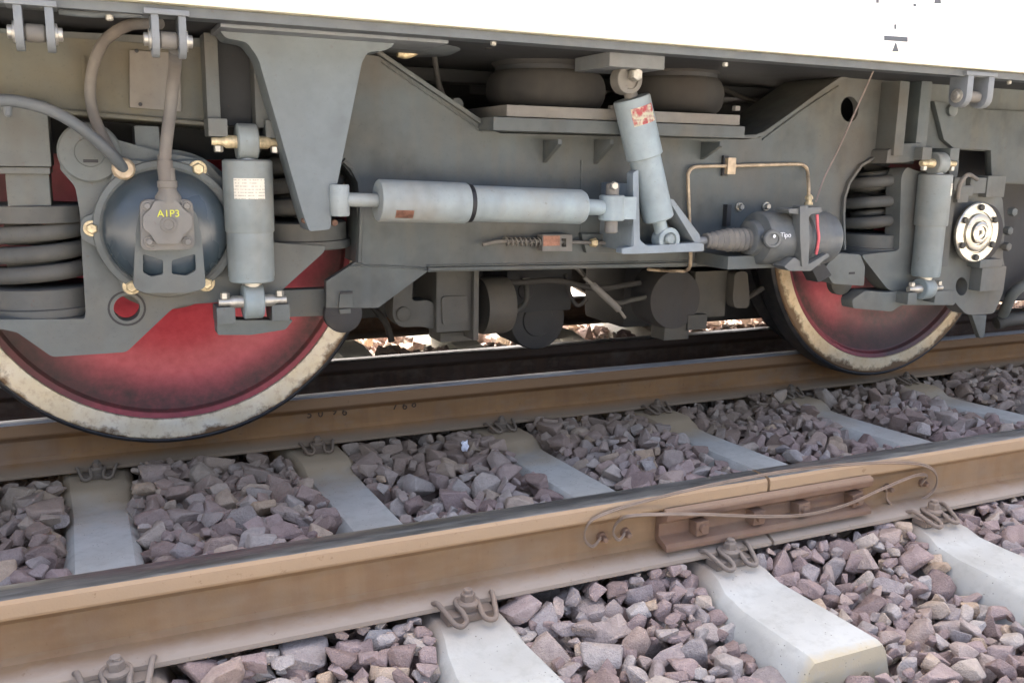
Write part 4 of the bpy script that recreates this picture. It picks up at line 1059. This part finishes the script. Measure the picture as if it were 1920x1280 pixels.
CYY = RYB-.05; pcv = at(1834, 436, CYY); mc = mpp(1834, 436, CYY); rc = 56*mc
M['cream_metal'] = m_steel('machined_cover', (.58, .55, .47), .36)
ecv = lathe('end_cover', pcv+Vector((0, .012, 0)), (0, -1, 0), [(0, rc), (.009, rc), (.012, rc*.96), (.012, rc*.70), (.008, rc*.68), (.008, rc*.64), (.016, rc*.62), (.018, rc*.58), (.018, rc*.42), (.014, rc*.40), (.014, rc*.37), (.024, rc*.36), (.026, rc*.30), (.026, rc*.22), (.022, rc*.2), (.022, 0)], M['cream_metal'], axr, 56, 30, label='round cream machined axle end cover')
for k in range(6):
    a = R(90+60*k); q = pcv+Vector((math.cos(a)*rc*.83, 0, math.sin(a)*rc*.83))
    bm = bmesh.new(); bm_lathe(bm, q, (0, -1, 0), [(-.001, .0105), (.008, .0105), (.009, .008)], 6); finish('cover_bolt', bm, M['motor'], ecv, smooth=30)
text('round_emblem', 'JB', pcv+Vector((0, -.0105, 0)), .020, M['motor'], ecv)
for px, py in ((1893, 397), (1885, 432), (1882, 462)): lathe('side_bolt', at(px, py, RYB-.01), (0, -1, 0), [(0, .014), (.02, .014), (.022, .01)], M['box'], axr, 6)
for px, py, w_, h_ in ((1800, 345, 22, 24), (1812, 358, 26, 20), (1834, 348, 30, 30), (1868, 350, 34, 40), (1806, 372, 20, 16)):
    pbox('sensor_block', px-w_/2, py-h_/2, px+w_/2, py+h_/2, RYB-.03-random.uniform(0, .02), .06, M['box'], axr, .004)
tube('sensor_lead', [at(1795, 372, RYB-.05), at(1800, 345, RYB-.07), at(1815, 328, RYB-.07), at(1832, 336, RYB-.05)], .007, M['hose'], axr, 8)
lathe('pillar_cap', at(1782, 207, FY-.02), (0, -1, 0), [(0, .02), (.012, .02), (.014, .015)], M['box'], fr, 16)
# dark pipes at the far right
tube('sand_pipe', [at(2300, 300, 2.3), at(2080, 440, 2.3), at(1960, 515, 2.3), at(1905, 545, 2.33), at(1880, 590, 2.4)], .020, M['box'], bogie, 14)
tube('sand_pipe', [at(2400, 520, 2.42), at(2100, 580, 2.42), at(1980, 592, 2.42), at(1900, 598, 2.42), at(1868, 606, 2.44)], .026, M['motor'], bogie, 14)
plate('rail_guard', [(1822, 590), (1850, 590), (1846, 632), (1838, 634)], 2.36, .02, M['box'], bogie, bev=.002)

# underslung gear ---------------------------------------------------------------
UY = 2.36
ug = pbox('brake_caliper', 818, 505, 892, 622, UY, .2, M['motor'], bogie, .008, label='boxy brake caliper hanging below the frame')
plate('caliper_face', rnd([(828, 556), (878, 554), (880, 604), (830, 610)], 8), UY-.006, .007, M['motor'], ug, bev=.002)
pbox('caliper_flange', 888, 505, 898, 638, UY-.02, .2, M['motor'], ug, .003)
q0, q1 = at(898, 573, UY+.1), at(945, 573, UY+.1)
lathe('caliper_cylinder', q0, (1, 0, 0), [(0, .082), (.012, .085), (.075, .085), (.088, .080), (.092, 0)], M['motor'], ug, 40)
plate('caliper_lug', rnd([(738, 540), (775, 525), (772, 565), (802, 562), (816, 570), (816, 618), (790, 612), (750, 614), (736, 596)], 10), UY+.02, .07, M['motor'], ug, bev=.005)
lathe('lug_pin', at(756, 588, UY+.02), (0, -1, 0), [(0, .02), (.008, .02), (.012, .014)], M['motor'], ug, 20)
pbox('caliper_foot', 826, 622, 895, 640, UY+.05, .1, M['motor'], ug, .004)
# traction motor and gear case in the middle
tm = lathe('gear_case', at(1010, 600, 2.75), (0, 1, 0), [(0, .02), (0, .055), (.006, .058), (.006, .10), (.012, .104), (.2, .104)], M['dark'], bogie, 40)
pbox('motor_block', 950, 505, 1072, 585, 2.66, .5, M['under'], bogie, .01)
lathe('plug_recess', at(986, 545, 2.655), (0, -1, 0), [(0, .028), (.003, .026), (.003, 0)], M['black'], bogie, 24)
tube('plug_lead', [at(986, 532, 2.63), at(988, 548, 2.62), at(986, 565, 2.62), at(972, 580, 2.62), at(950, 586, 2.62), at(930, 588, 2.6)], .009, M['motor'], bogie, 10)
lathe('plug', at(987, 522, 2.63), (0, 0, -1), [(0, .013), (.018, .013), (.02, .008)], M['zinc'], bogie, 8)
tube('release_lever', [at(1095, 520, 2.40), at(1112, 535, 2.40), at(1135, 556, 2.40), at(1160, 580, 2.40), at(1172, 596, 2.40)], [.006]*8+[.011]*17+[.005]*8, M['cover'], bogie, 10)
tube('lever_hose', [at(1130, 550, 2.44), at(1155, 568, 2.45), at(1185, 562, 2.46), at(1215, 556, 2.47)], .008, M['motor'], bogie, 10)
lathe('brake_drum', at(1268, 562, 2.44), (0, 1, 0), [(0, .03), (.004, .095), (.02, .1), (.12, .1)], M['dark'], bogie, 44)
pbox('drum_bracket', 1246, 606, 1292, 637, 2.45, .08, M['motor'], bogie, .004)
pbox('drum_arm', 1302, 508, 1362, 595, 2.46, .12, M['motor'], bogie, .006); pbox('drum_arm', 1290, 590, 1326, 618, 2.44, .06, M['motor'], bogie, .004)
plate('hanger_link', rnd([(1378, 510), (1402, 508), (1406, 560), (1404, 578), (1378, 578), (1374, 560)], 9), 2.42, .04, M['motor'], bogie, bev=.004)
# cross members, motors and the far side of the bogie close the view under the car
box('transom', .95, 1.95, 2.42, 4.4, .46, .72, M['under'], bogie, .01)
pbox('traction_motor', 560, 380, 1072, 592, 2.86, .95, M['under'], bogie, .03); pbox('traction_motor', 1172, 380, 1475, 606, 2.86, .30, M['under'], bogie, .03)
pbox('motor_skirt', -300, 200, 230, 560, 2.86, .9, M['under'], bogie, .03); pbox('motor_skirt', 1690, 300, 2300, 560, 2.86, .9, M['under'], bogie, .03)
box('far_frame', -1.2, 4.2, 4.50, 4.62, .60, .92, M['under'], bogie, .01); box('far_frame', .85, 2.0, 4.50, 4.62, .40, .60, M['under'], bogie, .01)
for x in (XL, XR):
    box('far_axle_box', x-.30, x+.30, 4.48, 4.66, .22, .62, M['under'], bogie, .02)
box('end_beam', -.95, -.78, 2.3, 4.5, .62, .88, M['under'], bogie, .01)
# fittings in the dark space left of the air springs
tube('hidden_hose', [at(812, 85, 2.3), at(816, 120, 2.3), at(822, 155, 2.3), at(832, 185, 2.3)], .008, M['rubber'], bogie, 8)
lathe('lifting_eye', at(858, 196, 2.24), (0, 1, 0), [(0, .016), (.014, .016)], M['frame'], fr, 16)
tube('brass_pipe', [at(745, 100, 2.22), at(762, 103, 2.22), at(780, 96, 2.22)], .010, M['brass'], body, 8)
tube('vent_pipe', [at(868, 76, 2.1), at(905, 80, 2.1), at(916, 82, 2.1), at(918, 92, 2.1)], .011, M['rubber'], body, 8)
lathe('underfloor_disc', at(770, 75, 2.2), (0, 0, -1), [(0, .12), (.02, .12), (.03, .1)], M['sill'], body, 32)

# weld beads along the frame seams
def weld(pts, Y, r=.0032):
    P = catmull([at(x, y, Y) for x, y in pts], 6); Q = []
    for a, b in zip(P, P[1:]):
        n = max(2, int((b-a).length/.006)); Q += [a.lerp(b, k/n) for k in range(n)]
    Q.append(P[-1])
    bm = bmesh.new(); bm_tube(bm, Q, [r*(1+.28*math.sin(i*1.9)+random.uniform(-.2, .2)) for i in range(len(Q))], 6)
    finish('weld_bead', bm, M['frame'], fr, smooth=60)
weld([(654, 500), (700, 498), (800, 504)], FY-.001); weld([(716, 116), (760, 148), (830, 195), (905, 248)], FY-.002, .0026)
weld([(1430, 262), (1500, 210), (1572, 162)], FY-.002, .0026)
weld([(1090, 300), (1088, 440)], FY-.001, .0025); weld([(1658, 160), (1660, 276)], FY-.001, .003)
weld([(800, 498), (1100, 493), (1400, 487)], FY-.001, .0028)

# cables and hoses in the shadow behind and below the frame
for pts, Y, r in (([(905, 522), (960, 530), (1040, 526), (1120, 540), (1200, 530)], 2.50, .009), ([(1060, 514), (1066, 545), (1082, 572), (1100, 560)], 2.55, .007),
                  ([(1330, 520), (1350, 548), (1392, 560), (1430, 540)], 2.52, .010), ([(740, 120), (790, 160), (845, 205), (880, 235)], 2.55, .011),
                  ([(1330, 130), (1400, 150), (1470, 145), (1560, 128)], 2.60, .012), ([(1340, 160), (1420, 190), (1500, 170)], 2.55, .008),
                  ([(620, 520), (680, 560), (720, 600), (735, 640)], 2.70, .010)):
    tube('hose', [at(x, y, Y) for x, y in pts], r, M['rubber'], bogie, 8)
